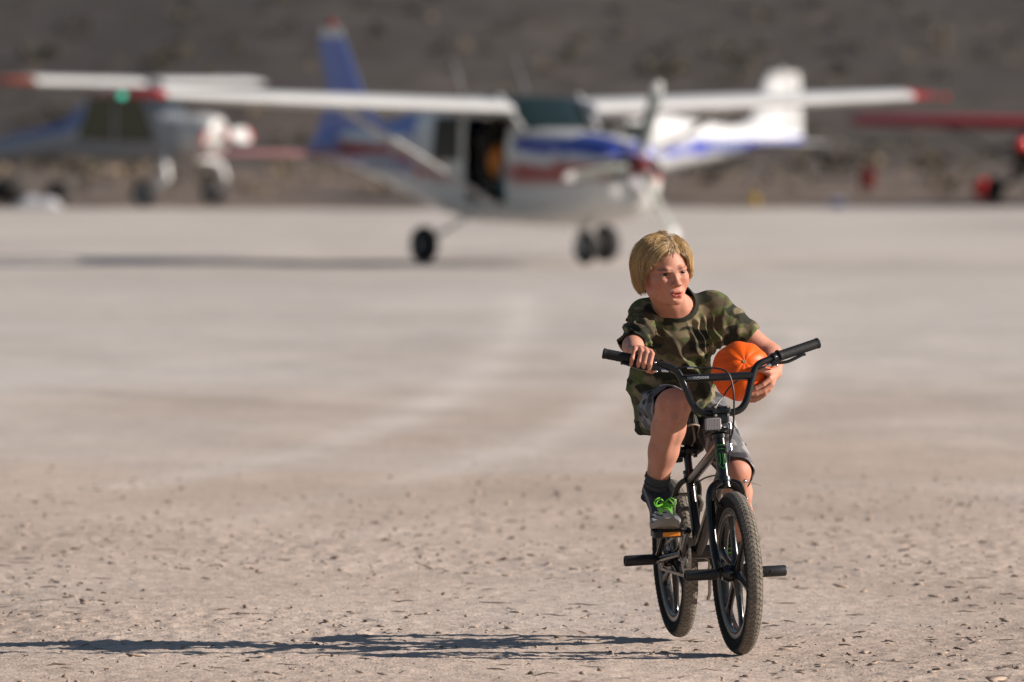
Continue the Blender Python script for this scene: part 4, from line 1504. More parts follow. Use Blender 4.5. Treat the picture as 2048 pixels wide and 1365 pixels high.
M_skin = mat('skin', attr='Col', rough=0.56, spec=0.26, sss=0.08, bump=0.10, bscale=260)
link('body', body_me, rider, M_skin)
del sd

# eyes
for s in (-1, 1):
    mb = MB(); mb.ball(HL(s * 31, 64.5, -1), .0128, 28, 20, (hX, hZ, hY))
    gz = (hY + hX * .10).normalized()
    cols = []
    c0 = HL(s * 31, 64.5, -1)
    for v in mb.v:
        d = (Vector(v) - c0).normalized().dot(gz)
        cols.append((.004, .004, .004) if d > .965 else ((.012, .018, .022) if d > .78 else (.30, .25, .23)))
    mb.c = cols
    mb.build('eye', mat('eye', attr='Col', rough=0.25, spec=0.35), rider)

# ------------------------------------------------------------------ hair: side-swept blond mop made of strands
def hair_surface_r(d):
    """distance from skull centre to scalp along unit direction d (head coordinates, mm)"""
    return 1.0 / np.sqrt((d[:, 0] / 70.5) ** 2 + (d[:, 1] / 89.5) ** 2 + (d[:, 2] / 76.5) ** 2)


HC = np.array([0, -10, 26.0])
CUT_AZ = [-3.2, -2.2, -1.6, -1.38, -1.18, -.98, -.75, -.50, -.2, .1, .35, .55, .75, 1.0, 1.5, 2.2, 3.2]
CUT_Z = [-47, -48, -49, -45, -18, 8, 23, 35, 49, 62, 64, 50, 22, -4, -24, -43, -47]


def strands(n, seed):
    r_ = np.random.default_rng(seed)
    d = r_.standard_normal((n * 3, 3)); d /= np.linalg.norm(d, axis=1, keepdims=True)
    p = d * hair_surface_r(d)[:, None] + HC
    ok = (p[:, 2] > 46 - 0.62 * np.clip(30 - p[:, 1], -60, 110)) & (p[:, 2] > -42)
    d, p = d[ok][:n], p[ok][:n]
    n = len(p)
    rightside = p[:, 0] < 24
    out = np.zeros((n, 3))
    out[:, 0] = np.tanh((p[:, 0] - 26) / 9.0) * (0.85 + 0.15 * r_.standard_normal(n))
    out[:, 1] = np.where(rightside, -0.34, 0.12) + 0.10 * r_.standard_normal(n)
    back = sstep(-20, -70, p[:, 1])
    out[:, 1] = out[:, 1] * (1 - back) - 0.9 * back
    out[:, 0] *= (1 - 0.6 * back)
    front = sstep(30, 70, p[:, 1])
    out[:, 1] += front * np.where(rightside, .38, .30)
    layer = r_.random(n) ** 0.6
    layer = layer + np.where(r_.random(n) < .06, .22 * r_.random(n), 0)
    steps = 12
    pts = [p.copy()]
    cur = p.copy()
    clump = (noise3(p / 19.0, seed) * 0.45 + noise3(p / 8.0, seed + 1) * 0.3)
    wob = r_.standard_normal((n, 3)) * 0.065
    alive = np.ones(n, bool)
    for k in range(steps):
        rel = cur - HC
        dd = rel / np.linalg.norm(rel, axis=1, keepdims=True)
        dd[:, 2] = np.where(rel[:, 2] < -10, 0, dd[:, 2]); dd /= np.linalg.norm(dd, axis=1, keepdims=True)
        g = np.array([0, 0, -1.0])[None] * (0.14 + 0.075 * k)
        dirv = out * max(0.16, 1 - k / 12) + g + wob + clump[:, None] * np.array([0.08, 0.20, 0.0])
        dirv = dirv - dd * (dirv * dd).sum(1, keepdims=True)
        dirv /= np.linalg.norm(dirv, axis=1, keepdims=True) + 1e-9
        nxt = cur + dirv * 12.6
        rel2 = nxt - HC
        az = np.arctan2(nxt[:, 0], nxt[:, 1] + 10)           # 0 front, negative on the child's right
        upn = np.clip(rel2[:, 2] / 76, 0, 1)
        thm = np.interp(np.abs(az), [0, .5, 1.0, 1.7, 3.2], [8, 10, 15, 18, 17]) + np.where((az > .6) & (az < 2.0), 6.0, 0.0) + np.where(az < -1.0, 6.0, 0.0) * sstep(-1.0, -1.6, az) * (1 - upn) ** 1.3 + 7.5 * (1 - (1 - upn) ** 1.3)
        th = (1.5 + thm * layer + 3.5 * clump) * 1.0
        rr = np.linalg.norm(rel2, axis=1); d2 = rel2 / rr[:, None]
        sph = HC + d2 * (hair_surface_r(d2) + th)[:, None]
        hd = rel2[:, :2] / (np.linalg.norm(rel2[:, :2], axis=1, keepdims=True) + 1e-9)
        rh = 1.0 / np.sqrt((hd[:, 0] / 70.5) ** 2 + (hd[:, 1] / 89.5) ** 2)
        tuck = np.interp(rel2[:, 2], [-105, -90, -70, -45, -10], [.70, .80, .92, .985, .992])
        cyl = np.concatenate([HC[:2] + hd * ((rh + th) * tuck)[:, None], nxt[:, 2:]], 1)
        nxt = np.where((rel2[:, 2] < -10)[:, None], cyl, sph)
        az = np.arctan2(nxt[:, 0], nxt[:, 1] + 10)
        cutz = np.interp(az, CUT_AZ, CUT_Z) + 9 * (0.7 - layer) + 12 * clump + 7 * r_.standard_normal(n)
        alive &= ~(nxt[:, 2] < cutz)
        cur = np.where(alive[:, None], nxt, cur)
        pts.append(cur.copy())
    return np.stack(pts, 1), layer, clump


hv_all, hf_all, hc_all = [], [], []
base = 0
hp, layer, clump = strands(10500, 5)
n, k, _ = hp.shape
W = np.array(hO)[None, None] + (hp @ np.array([list(hX), list(hY), list(hZ)])) * HS
# flyaway wisps on top and at the child's left temple
tan = np.gradient(W, axis=1)
ln = np.linalg.norm(tan, axis=2, keepdims=True)
T = tan / (ln + 1e-9)
T = np.where(ln > 1e-7, T, np.array([0, 0, -1.0]))
outv = W - np.array(HL(0, -10, 20)); outv /= np.linalg.norm(outv, axis=2, keepdims=True)
sidev = np.cross(T, outv); sidev /= np.linalg.norm(sidev, axis=2, keepdims=True) + 1e-9
tt = np.linspace(0, 1, k)[None, :, None]
rad_ = 0.00068 * (1 - 0.75 * tt ** 2) * (0.75 + 0.5 * rng.random((n, 1, 1)))
ring = np.stack([W + sidev * rad_, W - sidev * rad_ * 0.5 + outv * rad_ * 0.8, W - sidev * rad_ * 0.5 - outv * rad_ * 0.8], 2)
hv = ring.reshape(-1, 3)
st = (np.arange(n) * k * 3)[:, None, None] + (np.arange(k - 1) * 3)[None, :, None]
fq = []
moved = np.linalg.norm(W[:, 1:] - W[:, :-1], axis=2) > 1e-6
for j in range(3):
    j2 = (j + 1) % 3
    fq.append(np.stack([st[..., 0] + j, st[..., 0] + j2, st[..., 0] + 3 + j2, st[..., 0] + 3 + j], -1)[moved])
hf = np.concatenate(fq)
blond = np.array([0.64, 0.385, 0.150]); dark = np.array([0.17, 0.092, 0.038]); ash = np.array([0.78, 0.57, 0.32])
mixv = np.clip(0.60 + 1.1 * clump + 0.18 * rng.standard_normal(n), 0, 1)[:, None]
hcl = dark * (1 - mixv) + blond * mixv
lightm = (rng.random(n) < 0.32)[:, None]
hcl = np.where(lightm, ash, hcl)
hcl = np.repeat(hcl[:, None], k, 1) * (0.80 + 0.30 * np.linspace(0, 1, k))[None, :, None]
hcl = np.repeat(hcl[:, :, None], 3, 2).reshape(-1, 3)
used = np.unique(hf); remap = np.zeros(len(hv), int); remap[used] = np.arange(len(used))
hair_me = np_mesh('hair', hv[used], remap[hf])
set_col(hair_me, hcl[used])
hair = link('hair', hair_me, rider, mat('hair', attr='Col', rough=0.33, spec=0.6))
mb = MB()
for k_ in range(26):
    x0 = random.uniform(-15, 45); y0 = random.uniform(-20, 55)
    z0 = 26 + 76 * math.sqrt(max(0, 1 - (x0 / 70) ** 2 - ((y0 + 10) / 89) ** 2)) + 8
    e = (random.uniform(-30, 42), random.uniform(-12, 20), random.uniform(4, 20))
    mb.tube(catmull([HL(x0, y0, z0 - 4), HL(x0 + e[0] * .5, y0 + e[1] * .5, z0 + e[2] * .7), HL(x0 + e[0], y0 + e[1], z0 + e[2])], 4), [.0006 - .00005 * i for i in range(9)], 3)
for k_ in range(16):
    z0 = random.uniform(10, 60); x0 = 66 + random.uniform(0, 8)
    y0 = random.uniform(10, 45)
    mb.tube(catmull([HL(x0 - 6, y0, z0 + 14), HL(x0 + 4, y0 + 4, z0), HL(x0 + random.uniform(2, 10), y0 + 6, z0 - random.uniform(12, 30))], 4), [.0008 - .00006 * i for i in range(9)], 3)
mb.build('hair_wisps', mat('hair_wisp', (0.50, 0.35, 0.16), rough=0.4), hair)

# ------------------------------------------------------------------ shirt
def shell_mesh(s, full, th):
    """turn the solid field into a cloth shell: 'full' is the uncut solid, s.d already cut at the hems"""
    s.d = np.maximum(s.d, -(full + th))
    return s.mesh()


ts = SDF((0.30, 26.82, 0.66), (0.84, 27.34, 1.14), 0.0026)
ts.ecap(V3(P(1352, 846, 27.20)), V3(P(1340, 765, 27.155)), (.136, .114), (.132, .100), V3(lat))
ts.ecap(V3(P(1340, 765, 27.155)), V3(chest), (.131, .100), (.124, .094), V3(lat), k=.03)
ts.ecap(V3(chest), V3(upch), (.124, .094), (.100, .066), V3(lat), k=.03)
ts.cap(V3(RS), V3(upch + Vector((0, 0, .008))), .0480, .058, k=.03); ts.cap(V3(LS), V3(upch + Vector((0, 0, .006))), .0500, .058, k=.03)
ts.cap(V3(upch), V3(nkb + Vector((0, -.008, .024))), .060, .062, k=.028)
rse, lse = RS.lerp(RE, .98), LS.lerp(LE, .66)
ts.chain([V3(RS), V3(rse + (RE - RS) * .25)], [.050, .0450], k=.028)
ts.chain([V3(LS), V3(lse + (LE - LS) * .25)], [.053, .0505], k=.030)
ts.cap(V3(chest + lat * .05 + Vector((0, -.02, -.02))), V3(LS.lerp(LE, .30) + Vector((0, -.01, -.02))), .05, .045, k=.03)
full = ts.d.copy()
ts.plane_cut(V3(rse), V3(RE - RS), V3(rse) - .11, V3(rse) + .11)
ts.plane_cut(V3(lse), V3(LE - LS), V3(lse) - .11, V3(lse) + .11)
hem_n = (pelvis - belly).normalized()
ts.plane_cut(V3(P(1345, 832, 27.20)), V3(hem_n + lat * .20))
# neck opening: a tilted ellipse round the neck
nk_c = nkb + Vector((.008, -.018, .016))
nk_ax = (HL(0, -14, -58) - upch).normalized()
nk_dir = (nk_ax + Vector((0.0, -.42, 0))).normalized()
neck_top = nk_c + nk_dir * .2
ts.ecap(V3(nk_c - nk_dir * .004), V3(neck_top), (.0560, .0545), (.066, .066), V3(lat), k=.004, op='cut')
sv, sf = shell_mesh(ts, full, .0055)
sv = relax(sv, sf, 2, 0.5)
gn = ts.grad(sv, full, e=.006)
# folds: pulled lines from the right armpit across the belly, hanging folds under the left shoulder, soft bunching at the waist
loc = sv - V3(chest)
lx = loc @ V3(lat); lz = loc[:, 2]; ly = loc[:, 1]
warp = 0.012 * noise3(sv * 14, 21) + 0.006 * noise3(sv * 32, 22)
def ridge(x, w):
    c = 0.5 + 0.5 * np.cos(2 * np.pi * x / w)
    return c ** 2.4 - 0.30
A1 = sstep(.02, -.10, lx) * sstep(-.14, -.02, lz) * sstep(.11, .04, lz)          # right chest: diagonal pulls
diag = lx * 0.80 + lz * 0.60
f1 = ridge(diag + warp * 1.4, .034) * A1 * .0125
A2 = sstep(.03, .07, lx) * sstep(.19, .13, lx) * sstep(-.10, .0, lz) * sstep(.085, .055, lz)              # below the left shoulder: hanging folds
f2 = ridge(lx * .94 + lz * .28 + warp, .027) * A2 * .0095
A3 = sstep(-.02, -.09, lz)                                                        # waist: slack horizontal bunching
f3 = ridge(lz + .45 * lx + warp * 2.2, .046) * A3 * .0030 + noise3(sv * np.array([14, 14, 26]), 25) * A3 * .0045
A4 = sstep(-.09, .03, lx) * sstep(.13, .05, lx) * sstep(.02, -.03, lz)            # big slanting fold from the chest to the waist
f4 = ridge(lx * .88 + lz * .47 + warp * 1.2 + .01, .060) * A4 * .0165
alongL = np.clip(((sv - V3(LS)) @ V3((LE - LS).normalized())) / .16, 0, 1); dL = np.linalg.norm(sv - V3(LS.lerp(LE, .4)), axis=1)
f5 = ridge((sv - V3(LS)) @ V3((LE - LS).normalized()) + lz * .5 + warp, .040) * sstep(.12, .07, dL) * .0040
dR = np.linalg.norm(sv - V3(RS.lerp(RE, .45)), axis=1)
f6 = ridge((sv - V3(RS)) @ V3((Vector((.5, .6, .4))).normalized()) + warp, .026) * sstep(.11, .06, dR) * .0042
f7 = noise3(sv * 26, 30) * .0022 + noise3(sv * 11, 31) * .0035
fold = f1 + f2 + f3 + f4 + f5 + f6 + f7
dneck = np.linalg.norm(sv - V3(nk_c), axis=1)
fold = fold * sstep(.055, .085, dneck)
sv = sv + gn * fold[:, None]
# camouflage print (flat dye, in cloth coordinates)
cp = np.stack([lx * 1.0, ly * .6, lz * 1.35], 1)
cw = cp + 0.012 * np.stack([noise3(cp * 24, 61), noise3(cp * 24, 62), noise3(cp * 24, 63)], 1)
n1 = noise3(cw * 17 + 3.1, 71) + .45 * noise3(cw * 36, 72)
n2 = noise3(cw * 18 + 9.7, 73) + .45 * noise3(cw * 38, 74)
n3 = noise3(cw * 20 + 5.3, 75) + .45 * noise3(cw * 40, 76)
c_green = np.array([0.098, 0.108, 0.048]); c_tan = np.array([0.195, 0.162, 0.098]); c_brn = np.array([0.082, 0.066, 0.042]); c_blk = np.array([0.032, 0.033, 0.024])
shc = np.repeat(c_green[None], len(sv), 0)
def lay(mask, c):
    global shc
    m_ = sstep(-.08, .08, mask)[:, None]
    shc = shc * (1 - m_) + c * m_
lay(n1 - .14, c_tan); lay(n2 - .22, c_brn); lay(n3 - .20, c_blk)
shc = shc * (1 + .10 * noise3(sv * 160, 77)[:, None])
# ribbed collar band
axn = V3(nk_dir)
rel = sv - V3(nk_c); hgt = rel @ axn; rad2 = np.linalg.norm(rel - hgt[:, None] * axn, axis=1)
collar = (rad2 < .0690) & (hgt > -.035)
shc[collar] = np.array([0.034, 0.034, 0.026])
tsh_me = np_mesh('tshirt', sv, sf)
set_col(tsh_me, np.clip(shc, .004, 1))
M_cloth = mat('cotton', attr='Col', rough=0.92, spec=0.10, bump=0.08, bscale=500)
tshirt = link('tshirt', tsh_me, rider, M_cloth)
tag(tshirt, 'green and tan camouflage short sleeved shirt')
del ts, full

# ------------------------------------------------------------------ shorts
so = SDF((0.36, 26.84, 0.48), (0.80, 27.34, 0.86), 0.0026)
so.ecap(V3(pelvis + Vector((0, 0, .070))), V3(pelvis + Vector((0, 0, .035))), (.104, .082), (.100, .070), V3(lat))
rk_e, lk_e = RH.lerp(RK, .86), LH.lerp(LK, 1.04)
so.chain([V3(RH), V3(RH.lerp(RK, .35)), V3(RH.lerp(RK, .95))], [.076, .077, .0665], k=.03)
so.chain([V3(LH), V3(LH.lerp(LK, .4)), V3(LH.lerp(LK, 1.25))], [.062, .060, .0590], k=.014)
full = so.d.copy()
so.plane_cut(V3(rk_e), V3((RK - RH).normalized() + Vector((.30, 0, .10))), V3(RK) - .15, V3(RK) + .15)
so.plane_cut(V3(lk_e), V3((LK - LH).normalized() + Vector((-.10, -.25, 0))), V3(LK) - .12, V3(LK) + .12)
ov, of = shell_mesh(so, full, .006)
ov = relax(ov, of, 2, .5)
gn = so.grad(ov, full, e=.006)
wr = .012 * noise3(ov * 12, 40)
fold = ridge(ov[:, 2] * .8 + ov[:, 0] * .6 + wr, .05) * .0045 + noise3(ov * 22, 41) * .004 + noise3(ov * 50, 42) * .0015
ov = ov + gn * fold[:, None]
cw = ov + .02 * np.stack([noise3(ov * 16, 43), noise3(ov * 16, 44), noise3(ov * 16, 45)], 1)
m1 = noise3(cw * 18, 46) + .5 * noise3(cw * 40, 47); m2 = noise3(cw * 20 + 4, 48) + .5 * noise3(cw * 44, 49)
shc = np.repeat(np.array([[0.128, 0.127, 0.136]]), len(ov), 0)
lay(m1 - .12, np.array([0.27, 0.262, 0.262])); lay(m2 - .22, np.array([0.048, 0.048, 0.053]))
shorts_me = np_mesh('shorts', ov, of)
set_col(shorts_me, np.clip(shc * (1 + .08 * noise3(ov * 150, 50)[:, None]), .004, 1))
shorts = link('shorts', shorts_me, rider, M_cloth)
tag(shorts, 'grey camouflage knee length shorts')
mb = MB()
pcord = LH.lerp(LK, .62) + Vector((.052, -.010, .012))
mb.tube([pcord + Vector((-.01, 0, .016)), pcord + Vector((.002, -.004, .004)), pcord + Vector((.010, -.006, -.004))], .0032, 6); mb.ball(pcord + Vector((.011, -.006, -.005)), .0052, 8, 6)
mb.build('cord_toggle', M_black, shorts)
del so, full

# ------------------------------------------------------------------ socks and shoes
M_sock = mat('sock_knit', attr='Col', rough=0.9, spec=0.1, bump=0.5, bscale=500)
M_lace = mat('lime_lace', (0.15, 0.50, 0.035), rough=0.6)
M_shoe = mat('shoe_upper', attr='Col', rough=0.75, spec=0.25, bump=0.4, bscale=350)
for side in (-1, 1):
    K, A, pd_ = (RK, RA, ped[-1]) if side < 0 else (LK, LA, ped[1])
    up = (K - A).normalized()
    fdir = Vector((.10, -.985, .10)).normalized() if side < 0 else Vector((.06, -.90, -.42)).normalized()
    flat_ = fdir.cross(Vector((0, 0, 1))).normalized()           # towards the child's left / right
    fup = flat_.cross(fdir).normalized()
    if fup.z < 0: fup = -fup
    ball_ = pd_ + Vector((-.004 if side < 0 else .004, 0, 0)) + fup * .0175
    # sock
    mb = MB()
    n_ = 16
    pts = [A - up * .045 + up * (.088 * i / n_) for i in range(n_ + 1)]
    rr_ = [.0385 + .0018 * math.sin(i * 1.9) + (.0035 * max(0, i - 11) / 5) - (.001 if i % 2 else 0) for i in range(n_ + 1)]
    base_i = len(mb.v)
    mb.tube(pts, rr_, 28, cap=False)
    cols = []
    for i in range(n_ + 1):
        c = (.030, .032, .036)
        if i in (9, 10): c = (.085, .080, .082)
        if i >= 12: c = (.060, .064, .070)
        cols += [c] * 28
    mb.c = cols
    mb.build('sock', M_sock, rider)
    # shoe upper
    heel = ball_ - fdir * .118
    toe = ball_ + fdir * .062
    lo = np.minimum(V3(heel), V3(toe)) - .085; hi = np.maximum(V3(heel), V3(toe)) + .115
    ss = SDF(lo, hi, .0022)
    ss.ecap(V3(heel + fup * .030), V3(ball_ + fup * .028), (.033, .033), (.046, .029), V3(flat_))
    ss.ecap(V3(ball_ + fup * .026), V3(toe + fup * .018), (.046, .029), (.036, .020), V3(flat_), k=.014)
    ss.cap(V3(A - up * .010), V3(ball_ - fdir * .045 + fup * .034), .0395, .034, k=.02)
    ss.cap(V3(A + up * .012), V3(heel + fup * .030), .037, .030, k=.018)
    ss.plane_cut(V3(ball_ + fup * .006), V3(-fup))
    ss.plane_cut(V3(A + up * .006), V3(up + fdir * .35))
    v_, f_ = ss.mesh(); v_ = relax(v_, f_, 1, .5)
    rel = v_ - V3(ball_)
    a_ = rel @ V3(fdir); z_ = rel @ V3(fup); y_ = rel @ V3(flat_)
    cc = np.repeat(np.array([[.040, .043, .050]]), len(v_), 0)
    def put(mask, c):
        m_ = np.clip(mask, 0, 1)[:, None]
        cc[:] = cc * (1 - m_) + np.array(c) * m_
    put(sstep(.040, .052, a_) * .9, (.12, .108, .092))                       # dusty toe cap
    put((np.abs(z_ - .022 - .12 * a_) < .006) * (np.abs(y_) > .028) * 1.0, (.22, .22, .25))
    put((np.abs(np.sin(a_ * 90 + z_ * 60)) > .85) * (np.abs(y_) > .030) * (a_ < .0) * .7, (.25, .24, .25))
    put(.16 * sstep(.1, .7, noise3(v_ * 60, 9)), (.20, .165, .13))
    me_ = np_mesh('shoe', v_, f_); set_col(me_, cc)
    shoe = link('shoe', me_, rider, M_shoe)
    # sole
    outl = []
    for t in np.linspace(0, 2 * math.pi, 36, endpoint=False):
        ca, sa = math.cos(t), math.sin(t)
        wv = .0465 * abs(sa) ** .8 * (1 if sa > 0 else -1) * (1 - .14 * (ca < 0) * abs(ca))
        outl.append(((.092 * ca - .030), wv))
    mb = MB()
    rings = []
    for hz, sc_ in ((-.0035, .95), (.000, 1.0), (.010, 1.02), (.0185, 1.03), (.0205, 1.0)):
        rings.append([ball_ + fdir * (x * (1 if sc_ == 1 else sc_ ** .5)) + flat_ * (y * sc_) + fup * (hz + max(0, x - .03) * .20 + .006 * max(0, x - .045) * 10) for x, y in outl])
    mb.loft(rings)
    mb.build('sole', mat('shoe_sole', (.30, .262, .215), rough=.85, dust=.5, dustcol=(.34, .265, .20)), shoe)
    # laces
    cen = [ball_ + fdir * (.018 - .016 * i) + fup * (.050 + .0066 * i) for i in range(5)]
    for i, c in enumerate(cen):
        ln_ = MB(); w_ = .019 + .002 * i
        pts = catmull([c - flat_ * w_ - fup * .008, c - flat_ * w_ * .4 + fup * .004, c + flat_ * w_ * .4 + fup * .005 - fdir * .006, c + flat_ * w_ - fup * .007 - fdir * .010], 4)
        ln_.tube(pts, .0023, 6); ln_.build('lace', M_lace, shoe)
    top = cen[3] + fup * .010 + fdir * .006
    for q, e in ((-1, 1), (1, 1), (-1, .6), (1, .75)):
        bw = MB()
        bw.tube(catmull([top, top + flat_ * (q * .018 * e) + fup * .014 * e + fdir * .010, top + flat_ * (q * .034 * e) + fup * .002 + fdir * .014, top + flat_ * (q * .026) - fup * .014 * e + fdir * .014, top + flat_ * (q * .005) - fup * .004 + fdir * .008], 4), .0022, 6)
        bw.build('lace_bow', M_lace, shoe)
# ================================================================== parked airplanes
M_glass = mat('dark_window', (0.012, 0.022, 0.021), rough=0.08, spec=0.7)
M_tyre2 = mat('airplane_tyre', (0.016, 0.016, 0.017), rough=0.8)
M_alu = mat('aluminium', (0.45, 0.45, 0.45), rough=0.35, metal=0.7)
M_cabin = mat('cabin_trim', (0.030, 0.026, 0.023), rough=0.8)
M_bladeg = mat('propeller_grey', (0.20, 0.21, 0.19), rough=0.45)
M_wht = mat('white_paint', (0.60, 0.59, 0.575), rough=0.35, coat=0.2, var=0.04, vscale=3)
M_redp = mat('red_paint', (0.42, 0.024, 0.022), rough=0.35, coat=0.2, var=0.06, vscale=3)
M_bluep = mat('blue_paint', (0.12, 0.18, 0.50), rough=0.35, coat=0.2, var=0.06, vscale=3)
M_dred = mat('dark_red_paint', (0.17, 0.020, 0.018), rough=0.4)
M_paint = mat('painted_skin', attr='Col', rough=0.36, coat=0.2)
WHT, RED, BLU = (0.60, 0.59, 0.575), (0.30, 0.030, 0.025), (0.050, 0.080, 0.36)


def stations(tab, step):
    tab = sorted(tab)
    xs = np.array([t[0] for t in tab]); out = []
    n = int((xs[-1] - xs[0]) / step) + 1
    for x in np.linspace(xs[0], xs[-1], n):
        out.append((x, *[float(np.interp(x, xs, [t[k] for t in tab])) for k in range(1, 5)]))
    return out


def fuselage(tab, paint, holes, parent, name='fuselage', step=0.06, nth=56):
    """tab rows: x, half width, z bottom, z top, superellipse power. paint(x, s, z) gives a colour; holes: boxes (x0,x1,z0,z1,side)"""
    st = stations(tab, step)
    V, C, F = [], [], []
    for (x, w, z0, z1, pw) in st:
        zc, h = (z0 + z1) / 2, (z1 - z0) / 2
        for j in range(nth):
            a = 2 * math.pi * j / nth
            c, s = math.cos(a), math.sin(a)
            y = w * abs(c) ** (2 / pw) * (1 if c > 0 else -1)
            z = zc + h * abs(s) ** (2 / pw) * (1 if s > 0 else -1)
            V.append((x, y, z)); C.append(paint(x, y, z))
    for i in range(len(st) - 1):
        for j in range(nth):
            q = (i * nth + j, i * nth + (j + 1) % nth, (i + 1) * nth + (j + 1) % nth, (i + 1) * nth + j)
            m = [sum(V[k][t] for k in q) / 4 for t in range(3)]
            if any(h[0] < m[0] < h[1] and h[2] < m[2] < h[3] and (h[4] * m[1] > 0.12) for h in holes):
                continue
            F.append(q)
    F.append(tuple(range(nth - 1, -1, -1))); F.append(tuple(range((len(st) - 1) * nth, len(st) * nth)))
    me = bpy.data.meshes.new(name); me.from_pydata(V, [], F); me.update(); set_col(me, np.array(C, np.float32))
    o = link(name, me, parent, M_paint); me.set_sharp_from_angle(angle=R_(45))
    return o


def airfoil(chord, tk, n=11):
    up, dn = [], []
    for i in range(n):
        t = (1 - math.cos(math.pi * i / (n - 1))) / 2
        y = 5 * tk * (0.2969 * math.sqrt(t) - 0.1260 * t - 0.3516 * t * t + 0.2843 * t ** 3 - 0.1036 * t ** 4)
        up.append((-t * chord, chord * (y * 1.15 + 0.02 * math.sin(math.pi * t)))); dn.append((-t * chord, chord * (-y * .8 + 0.02 * math.sin(math.pi * t))))
    return up + dn[-2:0:-1]


def wing(parent, name, secs, m):
    """secs: list of (y, x leading edge, z, chord, thickness)"""
    mb = MB()
    mb.loft([[Vector((x + a, y, z + b)) for a, b in airfoil(c, t)] for (y, x, z, c, t) in secs])
    return mb.build(name, m, parent, sharp=50)


def wheel(parent, c, r, w, name='wheel', fat=1.0):
    e = empty(name, (0, 0, 0)); e.parent = parent
    c = Vector(c)
    mb = MB()
    rc, rr = r - w * .5, w * .5
    mb.lathe([(math.sin(2 * math.pi * i / 14) * rr * fat, rc + math.cos(2 * math.pi * i / 14) * rr) for i in range(14)], c, (0, 1, 0), n=28, closed=True)
    mb.build('tyre', M_tyre2, e)
    mb = MB(); mb.lathe([(-w * .32, .001), (-w * .34, rc * .75), (-w * .2, rc), (w * .2, rc), (w * .34, rc * .75), (w * .32, .001)], c, (0, 1, 0), n=24)
    mb.build('rim', M_wht, e)
    return e


def blade(parent, c, ang, L, m, mtip=None, xd=Vector((1, 0, 0)), wmax=.16):
    d = Vector((0, math.cos(ang), math.sin(ang))); t = d.cross(xd)
    rings = []
    for f, w, tk in ((.10, .35, .06), (.3, .9, .035), (.55, 1.0, .022), (.8, .9, .014), (.86, .86, .012)):
        tw = R_(52 - 34 * f); u = t * math.cos(tw) + xd * math.sin(tw); v = t.cross(d) * math.cos(tw) * -1 + t * 0
        v = u.cross(d)
        rings.append([c + d * (L * f) + u * (wmax / 2 * w * math.cos(q)) + v * (tk * math.sin(q)) for q in [k * math.pi / 6 for k in range(12)]])
    mb = MB(); mb.loft(rings); o = mb.build('propeller_blade', m, parent)
    rings2 = []
    for f, w, tk in ((.861, .87, .013), (.94, .76, .010), (.985, .5, .008), (1.0, .2, .004)):
        tw = R_(52 - 34 * f); u = t * math.cos(tw) + xd * math.sin(tw); v = u.cross(d)
        rings2.append([c + d * (L * f) + u * (wmax / 2 * w * math.cos(q)) + v * (tk * math.sin(q)) for q in [k * math.pi / 6 for k in range(12)]])
    mb = MB(); mb.loft(rings2); mb.build('blade_tip', mtip or m, o)
    return o


